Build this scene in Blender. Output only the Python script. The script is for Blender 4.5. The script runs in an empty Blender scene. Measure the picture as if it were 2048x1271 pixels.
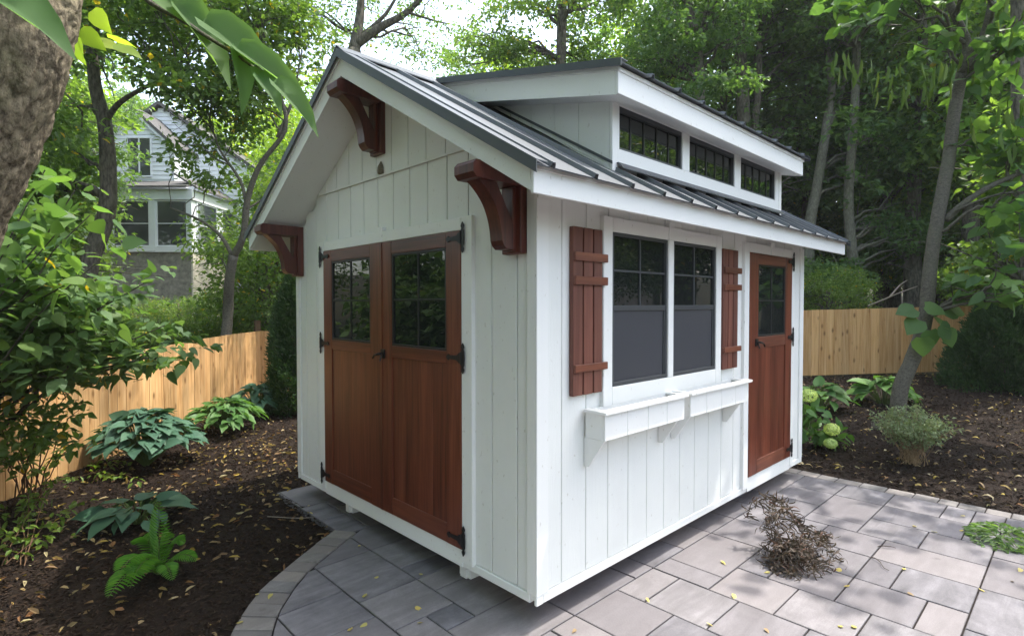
import bpy, math, random
import numpy as np
rng = np.random.default_rng(7)
random.seed(7)
scene = bpy.context.scene
COL = scene.collection
R = math.radians

# ------------------------------------------------------------------ node materials
class NT:
    def __init__(s, name):
        s.m = bpy.data.materials.new(name); s.m.use_nodes = True
        s.t = s.m.node_tree; s.n = s.t.nodes; s.l = s.t.links
        s.b = s.n['Principled BSDF']; s.out = s.n['Material Output']
    def add(s, typ, **kw):
        nd = s.n.new(typ)
        for k, v in kw.items():
            if hasattr(nd, k) and k not in ('Scale',): setattr(nd, k, v)
        return nd
    def set(s, nd, **kw):
        for k, v in kw.items():
            nd.inputs[k.replace('_', ' ')].default_value = v
        return nd
    def link(s, a, b): s.l.new(a, b)
    def coord(s, scale=(1, 1, 1), kind='Object'):
        tc = s.add('ShaderNodeTexCoord'); mp = s.add('ShaderNodeMapping')
        mp.inputs['Scale'].default_value = scale
        s.link(tc.outputs[kind], mp.inputs['Vector']); return mp.outputs['Vector']
    def noise(s, vec, scale, detail=4, rough=.55, dist=0.):
        n = s.add('ShaderNodeTexNoise')
        n.inputs['Scale'].default_value = scale; n.inputs['Detail'].default_value = detail
        n.inputs['Roughness'].default_value = rough; n.inputs['Distortion'].default_value = dist
        s.link(vec, n.inputs['Vector']); return n.outputs['Fac']
    def ramp(s, fac, stops, interp='LINEAR'):
        r = s.add('ShaderNodeValToRGB'); cr = r.color_ramp; cr.interpolation = interp
        while len(cr.elements) < len(stops): cr.elements.new(.5)
        for e, (p, c) in zip(cr.elements, stops):
            e.position = p; e.color = (*c, 1) if len(c) == 3 else c
        s.link(fac, r.inputs['Fac']); return r.outputs['Color']
    def mix(s, fac, a, b, mode='MIX'):
        m = s.add('ShaderNodeMix'); m.data_type = 'RGBA'; m.blend_type = mode
        if isinstance(fac, (int, float)): m.inputs[0].default_value = fac
        else: s.link(fac, m.inputs[0])
        for i, c in ((6, a), (7, b)):
            if isinstance(c, tuple): m.inputs[i].default_value = (*c, 1)
            else: s.link(c, m.inputs[i])
        return m.outputs[2]
    def math(s, op, a, b=0.):
        m = s.add('ShaderNodeMath'); m.operation = op
        for i, c in ((0, a), (1, b)):
            if isinstance(c, (int, float)): m.inputs[i].default_value = c
            else: s.link(c, m.inputs[i])
        return m.outputs[0]
    def bump(s, h, strength=.3, dist=.01):
        b = s.add('ShaderNodeBump'); b.inputs['Strength'].default_value = strength; b.inputs['Distance'].default_value = dist
        s.link(h, b.inputs['Height']); s.link(b.outputs['Normal'], s.b.inputs['Normal'])
    def col(s, c):
        if isinstance(c, tuple): s.b.inputs['Base Color'].default_value = (*c, 1)
        else: s.link(c, s.b.inputs['Base Color'])
    def rough(s, r, spec=.5):
        s.b.inputs['Roughness'].default_value = r; s.b.inputs['Specular IOR Level'].default_value = spec
    def island(s):
        return s.add('ShaderNodeNewGeometry').outputs['Random Per Island']

def m_paint(name, c=(.79, .79, .77), dirt=.06, grain=.35):
    n = NT(name); v = n.coord((30, 30, 2.2)); v2 = n.coord((1, 1, 1))
    g = n.noise(v, 3.0, 5, .6, .6)
    d = n.noise(v2, 2.3, 5, .65)
    spots = n.noise(n.coord((1, 1, .55)), 55, 2, .4)
    dc = tuple(x*.86 for x in c)
    cc = n.ramp(d, [(.35, c), (.75, tuple(x*(1-dirt) for x in c))])
    cc = n.mix(n.ramp(spots, [(.70, (0, 0, 0)), (.76, (.5, .5, .5))]), cc, (c[0]*.6, c[1]*.56, c[2]*.5))
    n.col(cc); n.rough(.48, .4); n.bump(g, grain, .0025)
    return n.m

def m_wood(name, dark, mid, light, axis=2, rough=.42, knots=False, spec=.45, var=.16):
    n = NT(name); sc = [26, 26, 26]; sc[axis] = 1.1
    isl = n.island()
    tc = n.add('ShaderNodeTexCoord'); ad = n.add('ShaderNodeVectorMath'); ad.operation = 'ADD'
    cb = n.add('ShaderNodeCombineXYZ'); mu = n.math('MULTIPLY', isl, 17.3)
    for i in range(3): n.link(mu, cb.inputs[i])
    n.link(tc.outputs['Object'], ad.inputs[0]); n.link(cb.outputs[0], ad.inputs[1])
    mp = n.add('ShaderNodeMapping'); mp.inputs['Scale'].default_value = sc; n.link(ad.outputs[0], mp.inputs['Vector'])
    g = n.noise(mp.outputs[0], 1.6, 6, .6, .8)
    mp2 = n.add('ShaderNodeMapping'); s2 = [7, 7, 7]; s2[axis] = .5; mp2.inputs['Scale'].default_value = s2; n.link(ad.outputs[0], mp2.inputs['Vector'])
    g2 = n.noise(mp2.outputs[0], 1.2, 3, .5, 1.2)
    f = n.math('ADD', n.math('MULTIPLY', g, .55), n.math('MULTIPLY', g2, .45))
    c = n.ramp(f, [(.33, dark), (.5, mid), (.68, light)])
    br = n.ramp(isl, [(0, (1-var*1.25,)*3), (1, (1+var*.75, 1+var*.62, 1+var*.4))])
    c = n.mix(1., c, br, 'MULTIPLY')
    if knots:
        vo = n.add('ShaderNodeTexVoronoi'); mp3 = n.add('ShaderNodeMapping'); s3 = [7, 7, 7]; s3[axis] = 3.2
        mp3.inputs['Scale'].default_value = s3; n.link(ad.outputs[0], mp3.inputs['Vector']); n.link(mp3.outputs[0], vo.inputs['Vector']); vo.inputs['Scale'].default_value = 1.
        k = n.ramp(vo.outputs['Distance'], [(.06, (1, 1, 1)), (.20, (0, 0, 0))])
        c = n.mix(n.math('MULTIPLY', k, .9), c, tuple(x*.45 for x in dark))
    n.col(c); n.rough(rough, spec); n.bump(g, .35, .002)
    return n.m

def m_leaf(name, stops, trans=.35, rough=.45, spec=.4, yellow=None):
    n = NT(name)
    isl = n.island(); oi = n.add('ShaderNodeObjectInfo')
    c = n.ramp(isl, [(i/(len(stops)-1), s) for i, s in enumerate(stops)])
    tint = n.ramp(oi.outputs['Random'], [(0, (.86, .92, .9)), (1, (1.08, 1.06, .95))])
    c = n.mix(1., c, tint, 'MULTIPLY')
    if yellow:
        f = n.add('ShaderNodeMath'); f.operation = 'GREATER_THAN'; f.inputs[1].default_value = 1-yellow
        w = n.math('FRACT', n.math('MULTIPLY', isl, 37.7)); n.link(w, f.inputs[0])
        c = n.mix(f.outputs[0], c, (.42, .30, .03))
    n.col(c); n.rough(rough, spec)
    tr = n.add('ShaderNodeBsdfTranslucent')
    tcol = n.mix(1., c, (2.0, 2.1, .85), 'MULTIPLY'); n.link(tcol, tr.inputs['Color'])
    mx = n.add('ShaderNodeMixShader'); mx.inputs[0].default_value = trans
    n.link(n.b.outputs[0], mx.inputs[1]); n.link(tr.outputs[0], mx.inputs[2]); n.link(mx.outputs[0], n.out.inputs['Surface'])
    return n.m

def m_plain(name, c, rough=.5, spec=.5, metal=0., nz=0., nscale=20):
    n = NT(name); n.col(c); n.rough(rough, spec); n.b.inputs['Metallic'].default_value = metal
    if nz:
        v = n.coord(); f = n.noise(v, nscale, 5, .6)
        n.col(n.ramp(f, [(.3, tuple(x*(1-nz) for x in c)), (.7, tuple(x*(1+nz) for x in c))])); n.bump(f, .2, .003)
    return n.m

def m_bark(name, dark, light, scale=1., dist=.02, zs=.35, rough=.85, crack=.5):
    n = NT(name); v = n.coord((scale*14, scale*14, scale*14*zs))
    nz = n.add('ShaderNodeTexNoise'); nz.inputs['Scale'].default_value = 1.1; nz.inputs['Detail'].default_value = 8; nz.inputs['Roughness'].default_value = .65; n.link(v, nz.inputs['Vector'])
    dv = n.add('ShaderNodeVectorMath'); dv.operation = 'MULTIPLY_ADD'; n.link(nz.outputs['Color'], dv.inputs[0]); dv.inputs[1].default_value = (1.6, 1.6, 1.6); n.link(v, dv.inputs[2])
    vo = n.add('ShaderNodeTexVoronoi'); vo.feature = 'F1'; vo.inputs['Scale'].default_value = 1.0; vo.inputs['Randomness'].default_value = 1.
    n.link(dv.outputs[0], vo.inputs['Vector'])
    e = n.math('SUBTRACT', 1.0, vo.outputs['Distance'])
    f = n.noise(v, 2.6, 10, .72)
    h = n.math('ADD', n.math('MULTIPLY', e, crack), n.math('MULTIPLY', f, 1.0-crack*.3))
    c = n.ramp(h, [(.42, dark), (.62, tuple(.5*(p+q) for p, q in zip(dark, light))), (.82, light)])
    blot = n.noise(n.coord((2, 2, 1)), 2.5, 5, .65)
    c = n.mix(n.ramp(blot, [(.48, (0, 0, 0)), (.70, (.5, .5, .5))]), c, (light[0]*.62, light[1]*.72, light[2]*.55))
    n.col(c); n.rough(rough, .2); n.bump(h, 1., dist)
    return n.m

M = {}
M['paint'] = m_paint('white_paint_siding', (.76, .765, .735), .06, .5)
M['trim'] = m_paint('white_paint_trim', (.79, .79, .765), .04, .12)
M['stain'] = m_wood('red_brown_stained_wood', (.055, .013, .007), (.135, .035, .018), (.215, .064, .032), 2, .34, False, .45, .06)
M['stain_h'] = m_wood('red_brown_stained_wood_rail', (.055, .013, .007), (.135, .035, .018), (.215, .064, .032), 1, .34, False, .45, .06)
M['stain_x'] = m_wood('red_brown_stained_wood_batten', (.075, .022, .012), (.165, .052, .028), (.25, .088, .048), 0, .45, False, .45, .08)
M['shutter'] = m_wood('matte_brown_shutter_wood', (.085, .026, .016), (.155, .054, .036), (.225, .085, .056), 2, .55)
M['bracket'] = m_wood('glossy_bracket_wood', (.045, .012, .010), (.100, .027, .020), (.17, .046, .030), 2, .36)
M['roof'] = m_plain('charcoal_metal_roof', (.10, .11, .122), .42, .5, .15, .08, 3)
M['roof_trim'] = m_plain('charcoal_metal_trim', (.075, .083, .092), .42, .5, .2)
M['iron'] = m_plain('black_iron', (.012, .012, .013), .45, .5, .3, .2, 60)
M['bronze'] = m_plain('dark_window_frame', (.055, .058, .062), .42, .45)
M['screen'] = m_plain('grey_insect_screen', (.060, .062, .070), .22, .6)
M['mesh_dark'] = m_plain('dark_glazing_bar', (.018, .018, .018), .4, .4)
n = NT('dark_window_glass'); n.col((.012, .015, .014)); n.rough(.015, .6); n.b.inputs['IOR'].default_value = 1.5
n.bump(n.noise(n.coord(), 2.2, 2, .5), .05, .012); M['glass'] = n.m
n = NT('old_window_glass'); n.col((.03, .038, .036)); n.rough(.06, .8); M['glass_house'] = n.m
M['cedar'] = m_wood('new_cedar_board', (.42, .21, .075), (.61, .365, .16), (.73, .48, .25), 2, .65, True, .25)
M['house_white'] = m_plain('white_house_siding', (.72, .74, .76), .6, .3, 0, .05, 3)
M['stucco'] = m_plain('pale_stucco', (.62, .56, .46), .9, .2, 0, .18, 2.5)
M['stonew'] = m_plain('grey_rubble_stone', (.23, .215, .18), .9, .2, 0, .4, 6)
M['shingle'] = m_plain('weathered_shingle', (.10, .095, .09), .9, .2, 0, .35, 12)
M['bark_big'] = m_bark('furrowed_grey_brown_bark', (.045, .033, .022), (.37, .305, .205), 2.6, .02, .5)
M['bark'] = m_bark('grey_bark', (.035, .030, .023), (.17, .15, .12), 1.6, .014, .3)
M['bark_smooth'] = m_bark('smooth_grey_bark', (.06, .053, .042), (.18, .165, .13), 2.2, .006, 1.6, .85, .25)
M['bark_pale'] = m_bark('pale_olive_bark', (.10, .095, .07), (.25, .235, .185), 1.2, .008, .5, .85, .3)
M['stem'] = m_plain('brown_stem', (.13, .075, .04), .7, .3, 0, .2, 20)
M['stem_green'] = m_plain('green_stem', (.10, .15, .035), .6, .3)
M['leaf_mid'] = m_leaf('mid_green_leaf', [(.080, .138, .040), (.120, .190, .050), (.175, .25, .066)], .5, .42, .45, .012)
M['leaf_bright'] = m_leaf('bright_green_leaf', [(.16, .24, .035), (.22, .32, .045), (.30, .38, .06)], .55, .42, .4, .02)
M['leaf_dark'] = m_leaf('dark_green_leaf', [(.065, .120, .045), (.095, .165, .055), (.14, .22, .068)], .46, .40, .45)
M['leaf_dogwood'] = m_leaf('broad_dogwood_leaf', [(.080, .140, .055), (.110, .185, .068), (.14, .21, .075)], .36, .55, .25, .006)
M['leaf_cat'] = m_leaf('catalpa_leaf', [(.075, .14, .055), (.105, .185, .065), (.16, .25, .06)], .45, .5, .3)
M['leaf_near'] = m_leaf('near_backlit_leaf', [(.10, .175, .075), (.11, .19, .08), (.12, .20, .085)], .5, .6, .15)
M['leaf_hosta_blue'] = m_leaf('blue_green_hosta_leaf', [(.045, .105, .065), (.060, .13, .080), (.08, .155, .090)], .15, .55, .3)
M['leaf_hosta_green'] = m_leaf('green_hosta_leaf', [(.055, .13, .035), (.075, .165, .040), (.10, .20, .05)], .25, .5, .3)
M['leaf_fern'] = m_leaf('bright_fern_leaf', [(.07, .19, .022), (.10, .24, .03), (.13, .28, .035)], .35, .5, .3)
M['leaf_arb'] = m_leaf('arborvitae_foliage', [(.026, .060, .024), (.040, .082, .030), (.062, .115, .04)], .2, .6, .25)
M['leaf_sage'] = m_leaf('grey_green_leaf', [(.12, .16, .10), (.17, .22, .13), (.22, .27, .16)], .2, .6, .3)
M['leaf_low'] = m_leaf('yellow_green_ground_leaf', [(.09, .15, .025), (.13, .20, .03), (.19, .24, .045)], .3, .5, .3)
M['petal'] = m_leaf('pale_green_petal', [(.42, .52, .20), (.55, .62, .28), (.68, .72, .40)], .3, .6, .2)
M['litter'] = m_leaf('fallen_leaf_litter', [(.30, .20, .06), (.10, .055, .028), (.34, .25, .12), (.17, .075, .03), (.42, .36, .22), (.22, .10, .04), (.13, .08, .04), (.40, .28, .06), (.08, .05, .03)], .1, .6, .3)
M['fallen_yellow'] = m_leaf('fallen_yellow_leaf', [(.44, .34, .09), (.50, .40, .13), (.36, .31, .09)], .15, .5, .3)
M['dried'] = m_leaf('dried_curled_leaf', [(.045, .034, .030), (.085, .060, .048), (.14, .105, .085), (.10, .045, .030)], .08, .75, .2)
M['chips'] = m_leaf('bark_mulch_chip', [(.014, .009, .006), (.026, .016, .010), (.045, .027, .017), (.018, .011, .008)], .0, .8, .2)
M['tan'] = m_plain('tan_dry_stem', (.30, .21, .12), .8, .2, 0, .25, 30)
M['dry_twig'] = m_plain('pale_dry_twig', (.26, .22, .18), .8, .2, 0, .2, 40)
M['dry_twig2'] = m_plain('dark_dry_twig', (.075, .055, .042), .8, .2, 0, .2, 40)
M['variegated'] = M['leaf_hosta_blue']
# hosta with pale rim handled by geometry colour below
n = NT('dark_bark_mulch'); v = n.coord(); a = n.noise(v, 38, 6, .75, 1.); b2 = n.noise(v, 4, 4, .6)
c = n.ramp(a, [(.35, (.007, .0045, .003)), (.55, (.020, .012, .008)), (.75, (.055, .034, .022))])
c = n.mix(n.ramp(b2, [(.4, (0, 0, 0)), (.7, (.5, .5, .5))]), c, (.03, .019, .012)); n.col(c); n.rough(.9, .2); n.bump(a, 1., .02); M['mulch'] = n.m
n = NT('forest_floor'); a = n.noise(n.coord(), 6, 8, .7); n.col(n.ramp(a, [(.35, (.018, .014, .008)), (.55, (.04, .035, .018)), (.72, (.06, .075, .025))])); n.rough(.95, .1); n.bump(a, .8, .06); M['floor'] = n.m
def m_paver(name, base, tint):
    n = NT(name); isl = n.island()
    tc = n.add('ShaderNodeTexCoord'); ad = n.add('ShaderNodeVectorMath'); ad.operation = 'ADD'
    cb = n.add('ShaderNodeCombineXYZ'); mu = n.math('MULTIPLY', isl, 31.7)
    for i in range(3): n.link(mu, cb.inputs[i])
    n.link(tc.outputs['Object'], ad.inputs[0]); n.link(cb.outputs[0], ad.inputs[1])
    mp = n.add('ShaderNodeMapping'); mp.inputs['Scale'].default_value = (2.0, 9, 1); mp.inputs['Rotation'].default_value = (0, 0, .35); n.link(ad.outputs[0], mp.inputs['Vector'])
    s1 = n.noise(mp.outputs[0], 1.1, 5, .62, .5)
    s2 = n.noise(ad.outputs[0], 5, 6, .7, .4)
    fine = n.noise(n.coord(), 160, 3, .6)
    f = n.math('ADD', n.math('MULTIPLY', s1, .6), n.math('MULTIPLY', s2, .4))
    c = n.ramp(f, [(.34, tuple(x*.58 for x in base)), (.5, base), (.64, tuple(min(1, x*1.5) for x in base))])
    c = n.mix(n.ramp(isl, [(0, (0, 0, 0)), (1, (.75, .75, .75))]), c, tint)
    c = n.mix(1., c, n.ramp(n.math('FRACT', n.math('MULTIPLY', isl, 13.7)), [(0, (.80, .80, .82)), (1, (1.15, 1.13, 1.1))]), 'MULTIPLY')
    c = n.mix(1., c, n.ramp(fine, [(.3, (.88, .88, .88)), (.7, (1.1, 1.1, 1.1))]), 'MULTIPLY')
    st = n.noise(n.coord((1, 1, 1)), 7, 4, .55)
    c = n.mix(n.ramp(st, [(.68, (0, 0, 0)), (.78, (.55, .55, .55))]), c, tuple(x*.5 for x in (base[0], base[1]*.93, base[2]*.85)))
    n.col(c); n.rough(.72, .3); n.bump(n.math('ADD', n.math('MULTIPLY', fine, .3), s2), .35, .003)
    return n.m
M['paver'] = m_paver('grey_concrete_paver', (.160, .154, .163), (.185, .168, .170))
M['edger'] = m_paver('pale_edging_stone', (.170, .163, .155), (.21, .185, .170))
M['joint'] = m_plain('dark_joint_sand', (.028, .024, .022), .95, .1, 0, .4, 90)

# ------------------------------------------------------------------ mesh building
def link_mesh(name, V, F, mats, parent=None, smooth=False, mi=None):
    me = bpy.data.meshes.new(name)
    V = np.asarray(V, dtype=np.float32)
    lens = np.array([len(f) for f in F], dtype=np.int32) if not isinstance(F, np.ndarray) else np.full(len(F), F.shape[1], np.int32)
    flat = np.concatenate([np.asarray(f) for f in F]).astype(np.int32) if not isinstance(F, np.ndarray) else F.astype(np.int32).ravel()
    me.vertices.add(len(V)); me.vertices.foreach_set('co', V.ravel())
    me.loops.add(len(flat)); me.loops.foreach_set('vertex_index', flat)
    me.polygons.add(len(lens)); st = np.concatenate([[0], np.cumsum(lens)[:-1]]).astype(np.int32)
    me.polygons.foreach_set('loop_start', st); me.polygons.foreach_set('loop_total', lens)
    if mi is not None: me.polygons.foreach_set('material_index', np.asarray(mi, np.int32))
    me.update(calc_edges=True)
    me.polygons.foreach_set('use_smooth', np.full(len(lens), bool(smooth)))
    for m in (mats if isinstance(mats, (list, tuple)) else [mats]): me.materials.append(m)
    o = bpy.data.objects.new(name, me); COL.objects.link(o)
    if parent is not None: o.parent = parent
    return o

class MB:
    def __init__(s): s.V = []; s.F = []; s.mi = []; s.k = 0
    def add(s, verts, faces, mat=0):
        b = len(s.V); s.V += [tuple(v) for v in verts]
        for f in faces: s.F.append([b+i for i in f]); s.mi.append(mat)
        return s
    def box(s, x0, x1, y0, y1, z0, z1, bev=0., mat=0):
        x0, x1 = min(x0, x1), max(x0, x1); y0, y1 = min(y0, y1), max(y0, y1); z0, z1 = min(z0, z1), max(z0, z1)
        if bev <= 0:
            v = [(x, y, z) for z in (z0, z1) for y in (y0, y1) for x in (x0, x1)]
            return s.add(v, [(0, 2, 3, 1), (4, 5, 7, 6), (0, 1, 5, 4), (2, 6, 7, 3), (0, 4, 6, 2), (1, 3, 7, 5)], mat)
        b = min(bev, (x1-x0)*.45, (y1-y0)*.45, (z1-z0)*.45)
        # chamfered box: 24 verts
        lo = (x0, y0, z0); hi = (x1, y1, z1); V = []; idx = {}
        for sx in (0, 1):
            for sy in (0, 1):
                for sz in (0, 1):
                    c = [hi[0] if sx else lo[0], hi[1] if sy else lo[1], hi[2] if sz else lo[2]]
                    sg = [-1 if t else 1 for t in (sx, sy, sz)]
                    for a in range(3):
                        p = [c[i]+sg[i]*b for i in range(3)]; p[a] = c[a]
                        idx[(sx, sy, sz, a)] = len(V); V.append(tuple(p))
        F = []
        for a in range(3):
            o1, o2 = [i for i in range(3) if i != a]
            for sv in (0, 1):
                q = []
                for (u, w) in ((0, 0), (1, 0), (1, 1), (0, 1)):
                    k = [0, 0, 0]; k[a] = sv; k[o1] = u; k[o2] = w; q.append(idx[(*k, a)])
                if (sv == 1) == (a == 1): q = q[::-1]
                F.append(q)
        for a in range(3):  # edges parallel to axis a
            o1, o2 = [i for i in range(3) if i != a]
            for u in (0, 1):
                for w in (0, 1):
                    k0 = [0, 0, 0]; k1 = [0, 0, 0]; k0[o1] = k1[o1] = u; k0[o2] = k1[o2] = w; k1[a] = 1
                    F.append([idx[(*k0, o1)], idx[(*k1, o1)], idx[(*k1, o2)], idx[(*k0, o2)]])
        for sx in (0, 1):
            for sy in (0, 1):
                for sz in (0, 1): F.append([idx[(sx, sy, sz, a)] for a in range(3)])
        return s.add(V, F, mat)
    def prism(s, poly, axis, a0, a1, mat=0):
        """poly: 2-D points in the two axes other than axis"""
        n = len(poly); V = []
        for a in (a0, a1):
            for p in poly:
                q = [p[0], p[1]]; q.insert(axis, a); V.append(tuple(q))
        F = [list(range(n))[::-1], [n+i for i in range(n)]] + [[i, (i+1) % n, n+(i+1) % n, n+i] for i in range(n)]
        return s.add(V, F, mat)
    def tube(s, pts, rad, seg=8, cap=True, mat=0, wob=0.):
        P = np.array(pts, float); n = len(P)
        if not hasattr(rad, '__len__'): rad = [rad]*n
        T = np.gradient(P, axis=0); T /= np.linalg.norm(T, axis=1)[:, None]+1e-12
        ref = np.array([0, 0, 1.]) if abs(T[0][2]) < .9 else np.array([1., 0, 0])
        u = np.cross(T[0], ref); u /= np.linalg.norm(u); V = []
        for i in range(n):
            u = u-T[i]*(u@T[i]); u /= np.linalg.norm(u); w = np.cross(T[i], u)
            for k in range(seg):
                a = 2*math.pi*k/seg; r = rad[i]*(1+(wob*random.uniform(-1, 1) if wob else 0))
                V.append(tuple(P[i]+u*math.cos(a)*r+w*math.sin(a)*r))
        F = [[i*seg+k, i*seg+(k+1) % seg, (i+1)*seg+(k+1) % seg, (i+1)*seg+k] for i in range(n-1) for k in range(seg)]
        if cap: F += [list(range(seg))[::-1], [(n-1)*seg+k for k in range(seg)]]
        return s.add(V, F, mat)
    def lathe(s, prof, c, seg=16, mat=0):
        V = []; n = len(prof)
        for r, z in prof:
            for k in range(seg):
                a = 2*math.pi*k/seg; V.append((c[0]+r*math.cos(a), c[1]+r*math.sin(a), c[2]+z))
        F = [[i*seg+k, i*seg+(k+1) % seg, (i+1)*seg+(k+1) % seg, (i+1)*seg+k] for i in range(n-1) for k in range(seg)]
        return s.add(V, F, mat)
    def obj(s, name, mats, parent=None, smooth=False):
        return link_mesh(name, s.V, s.F, mats, parent, smooth, s.mi)

def tag(o, label=None, cat=None, group=None, kind=None):
    if label: o['label'] = label
    if cat: o['category'] = cat
    if group: o['group'] = group
    if kind: o['kind'] = kind
    return o
def thing(name, label, cat, loc=(0, 0, 0), group=None):
    o = bpy.data.objects.new(name, None); COL.objects.link(o); o.location = loc; o.empty_display_size = .2
    return tag(o, label, cat, group)
class Part:
    pass
def put(parent, loc):  # offset used when geometry is written in world coordinates under an Empty at loc
    return tuple(-c for c in loc)

# ------------------------------------------------------------------ leaves (vectorised)
T_SIMPLE = (np.array([(0, 0, 0), (.38, .5, .10), (.75, .30, .03), (1, 0, -.10), (.75, -.30, .03), (.38, -.5, .10), (.45, 0, 0)]),
            [(0, 6, 2, 1), (6, 3, 2), (0, 5, 4, 6), (6, 4, 3)])
T_QUAD = (np.array([(0, 0, 0), (.42, .5, .10), (1, 0, -.06), (.42, -.5, .10)]), [(0, 2, 1), (0, 3, 2)])
_b = [(0, .0), (.02, .30), (.22, .52), (.5, .46), (.78, .24), (1.0, 0)]
def broad_template(fold=.12, droop=.22, ws=1., heart=False):
    V = []; F = []
    b = [(0, 0), (-.06 if heart else .04, .28), (.18, .52), (.45, .50), (.74, .28), (1., 0)]
    mid = [(0, 0), (.12, 0), (.30, 0), (.52, 0), (.78, 0), (1., 0)]
    for t, w in mid: V.append((t, 0, -droop*t*t))
    for sgn in (1, -1):
        for t, w in b[1:5]: V.append((t, sgn*w*ws, fold*w*2-droop*t*t-.10*(w*2)**3))
    L = [6, 7, 8, 9]; Rr = [10, 11, 12, 13]
    for side, fl in ((L, False), (Rr, True)):
        fs = [(0, 1, side[0]), (1, 2, side[1], side[0]), (2, 3, side[2], side[1]), (3, 4, side[3], side[2]), (4, 5, side[3])]
        F += [f[::-1] if fl else f for f in fs]
    return np.array(V), F
T_BROAD = broad_template(); T_HEART = broad_template(.10, .18, 1.08, True); T_HOSTA = broad_template(.16, .35, 1.0, True)
T_NEAR = broad_template(.24, .30, .95)
T_LANCE = (np.array([(0, 0, 0), (.3, .5, .1), (.7, .4, .02), (1, 0, -.15), (.7, -.4, .02), (.3, -.5, .1)]), [(0, 3, 2, 1), (0, 5, 4, 3)])
T_CURL = (np.array([(0, .35, 0), (0, -.35, 0), (.25, .5, .16), (.25, -.5, .16), (.5, .5, .22), (.5, -.5, .22), (.75, .4, .12), (.75, -.4, .12), (1, .05, -.12), (1, -.05, -.12)]),
          [(0, 1, 3, 2), (2, 3, 5, 4), (4, 5, 7, 6), (6, 7, 9, 8)])
def norm(a): return a/(np.linalg.norm(a, axis=1)[:, None]+1e-9)
def leaves(pos, d, nrm, ln, wd, tpl=T_SIMPLE):
    pos = np.asarray(pos, float); n = len(pos)
    d = norm(np.asarray(d, float)); nrm = np.asarray(nrm, float); nrm = norm(nrm-d*(nrm*d).sum(1)[:, None]); side = np.cross(nrm, d)
    ln = np.broadcast_to(ln, n).reshape(n, 1, 1); wd = np.broadcast_to(wd, n).reshape(n, 1, 1)
    t, fs = tpl
    V = pos[:, None, :]+d[:, None, :]*t[None, :, 0:1]*ln+side[:, None, :]*t[None, :, 1:2]*wd+nrm[:, None, :]*t[None, :, 2:3]*ln
    m = len(t); V = V.reshape(-1, 3)
    out = []
    ml = max(len(f) for f in fs)
    return V, fs, m, n
def leaf_obj(name, parts, mat, parent=None, smooth=False, off=(0, 0, 0)):
    """parts: list of results of leaves()"""
    Vs = []; flat = []; lens = []; base = 0
    for V, fs, m, n in parts:
        Vs.append(V)
        starts = (base+np.arange(n)*m)
        row = np.concatenate([np.array(f) for f in fs]); ll = np.array([len(f) for f in fs])
        flat.append((starts[:, None]+row[None, :]).ravel()); lens.append(np.tile(ll, n)); base += n*m
    V = np.concatenate(Vs)+np.array(off); flat = np.concatenate(flat).astype(np.int32); lens = np.concatenate(lens).astype(np.int32)
    me = bpy.data.meshes.new(name)
    me.vertices.add(len(V)); me.vertices.foreach_set('co', V.astype(np.float32).ravel())
    me.loops.add(len(flat)); me.loops.foreach_set('vertex_index', flat)
    me.polygons.add(len(lens)); me.polygons.foreach_set('loop_start', np.concatenate([[0], np.cumsum(lens)[:-1]]).astype(np.int32)); me.polygons.foreach_set('loop_total', lens)
    me.update(calc_edges=True)
    me.polygons.foreach_set('use_smooth', np.full(len(lens), bool(smooth)))
    me.materials.append(mat)
    o = bpy.data.objects.new(name, me); COL.objects.link(o)
    if parent is not None: o.parent = parent
    return o
def rnd_dir(n, up=0., spread=1.):
    a = rng.normal(size=(n, 3))*spread; a[:, 2] += up; return norm(a)
def clump_leaves(C, rc, per, ln, wd, tpl=T_SIMPLE, flat=.45, tilt=.55, droop=.25, outward=None):
    """C: (k,3) clump centres; leaves hang in flattish sprays round each"""
    C = np.asarray(C, float); k = len(C); n = k*per
    c = np.repeat(C, per, axis=0); r = np.repeat(np.broadcast_to(rc, k), per)
    q = rnd_dir(n)*(rng.random(n)**.45)[:, None]*r[:, None]; q[:, 2] *= flat
    pl = np.repeat(rng.normal(size=(k, 2))*.35, per, axis=0); q[:, 2] += (q[:, :2]*pl).sum(1)
    pos = c+q
    d = q.copy(); d[:, 2] *= .3; d = norm(d+rng.normal(size=(n, 3))*.5*np.repeat(np.broadcast_to(rc, k), per)[:, None]); d[:, 2] -= droop
    nr = rng.normal(size=(n, 3))*tilt; nr[:, 2] += 1
    L = ln*rng.uniform(.65, 1.25, n); W = wd*rng.uniform(.7, 1.2, n)
    return leaves(pos, d, nr, L, W, tpl)
def in_ell(c, r, n, shell=.35):
    q = rnd_dir(n)*(shell+(1-shell)*rng.random(n)**.5)[:, None]
    return np.array(c)+q*np.array(r)
def bez(p0, p1, n=7, sag=.0, jit=.0):
    p0 = np.array(p0, float); p1 = np.array(p1, float); t = np.linspace(0, 1, n)[:, None]
    P = p0*(1-t)+p1*t; P[:, 2] += sag*np.sin(np.pi*t[:, 0]); 
    if jit: P[1:-1] += rng.normal(size=(n-2, 3))*jit
    return P
def smooth_path(pts, n=4):
    P = np.array(pts, float); out = []
    for i in range(len(P)-1):
        p0 = P[max(i-1, 0)]; p1 = P[i]; p2 = P[i+1]; p3 = P[min(i+2, len(P)-1)]
        for t in np.linspace(0, 1, n, endpoint=False):
            out.append(.5*((2*p1)+(-p0+p2)*t+(2*p0-5*p1+4*p2-p3)*t*t+(-p0+3*p1-3*p2+p3)*t**3))
    out.append(P[-1]); return np.array(out)
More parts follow.
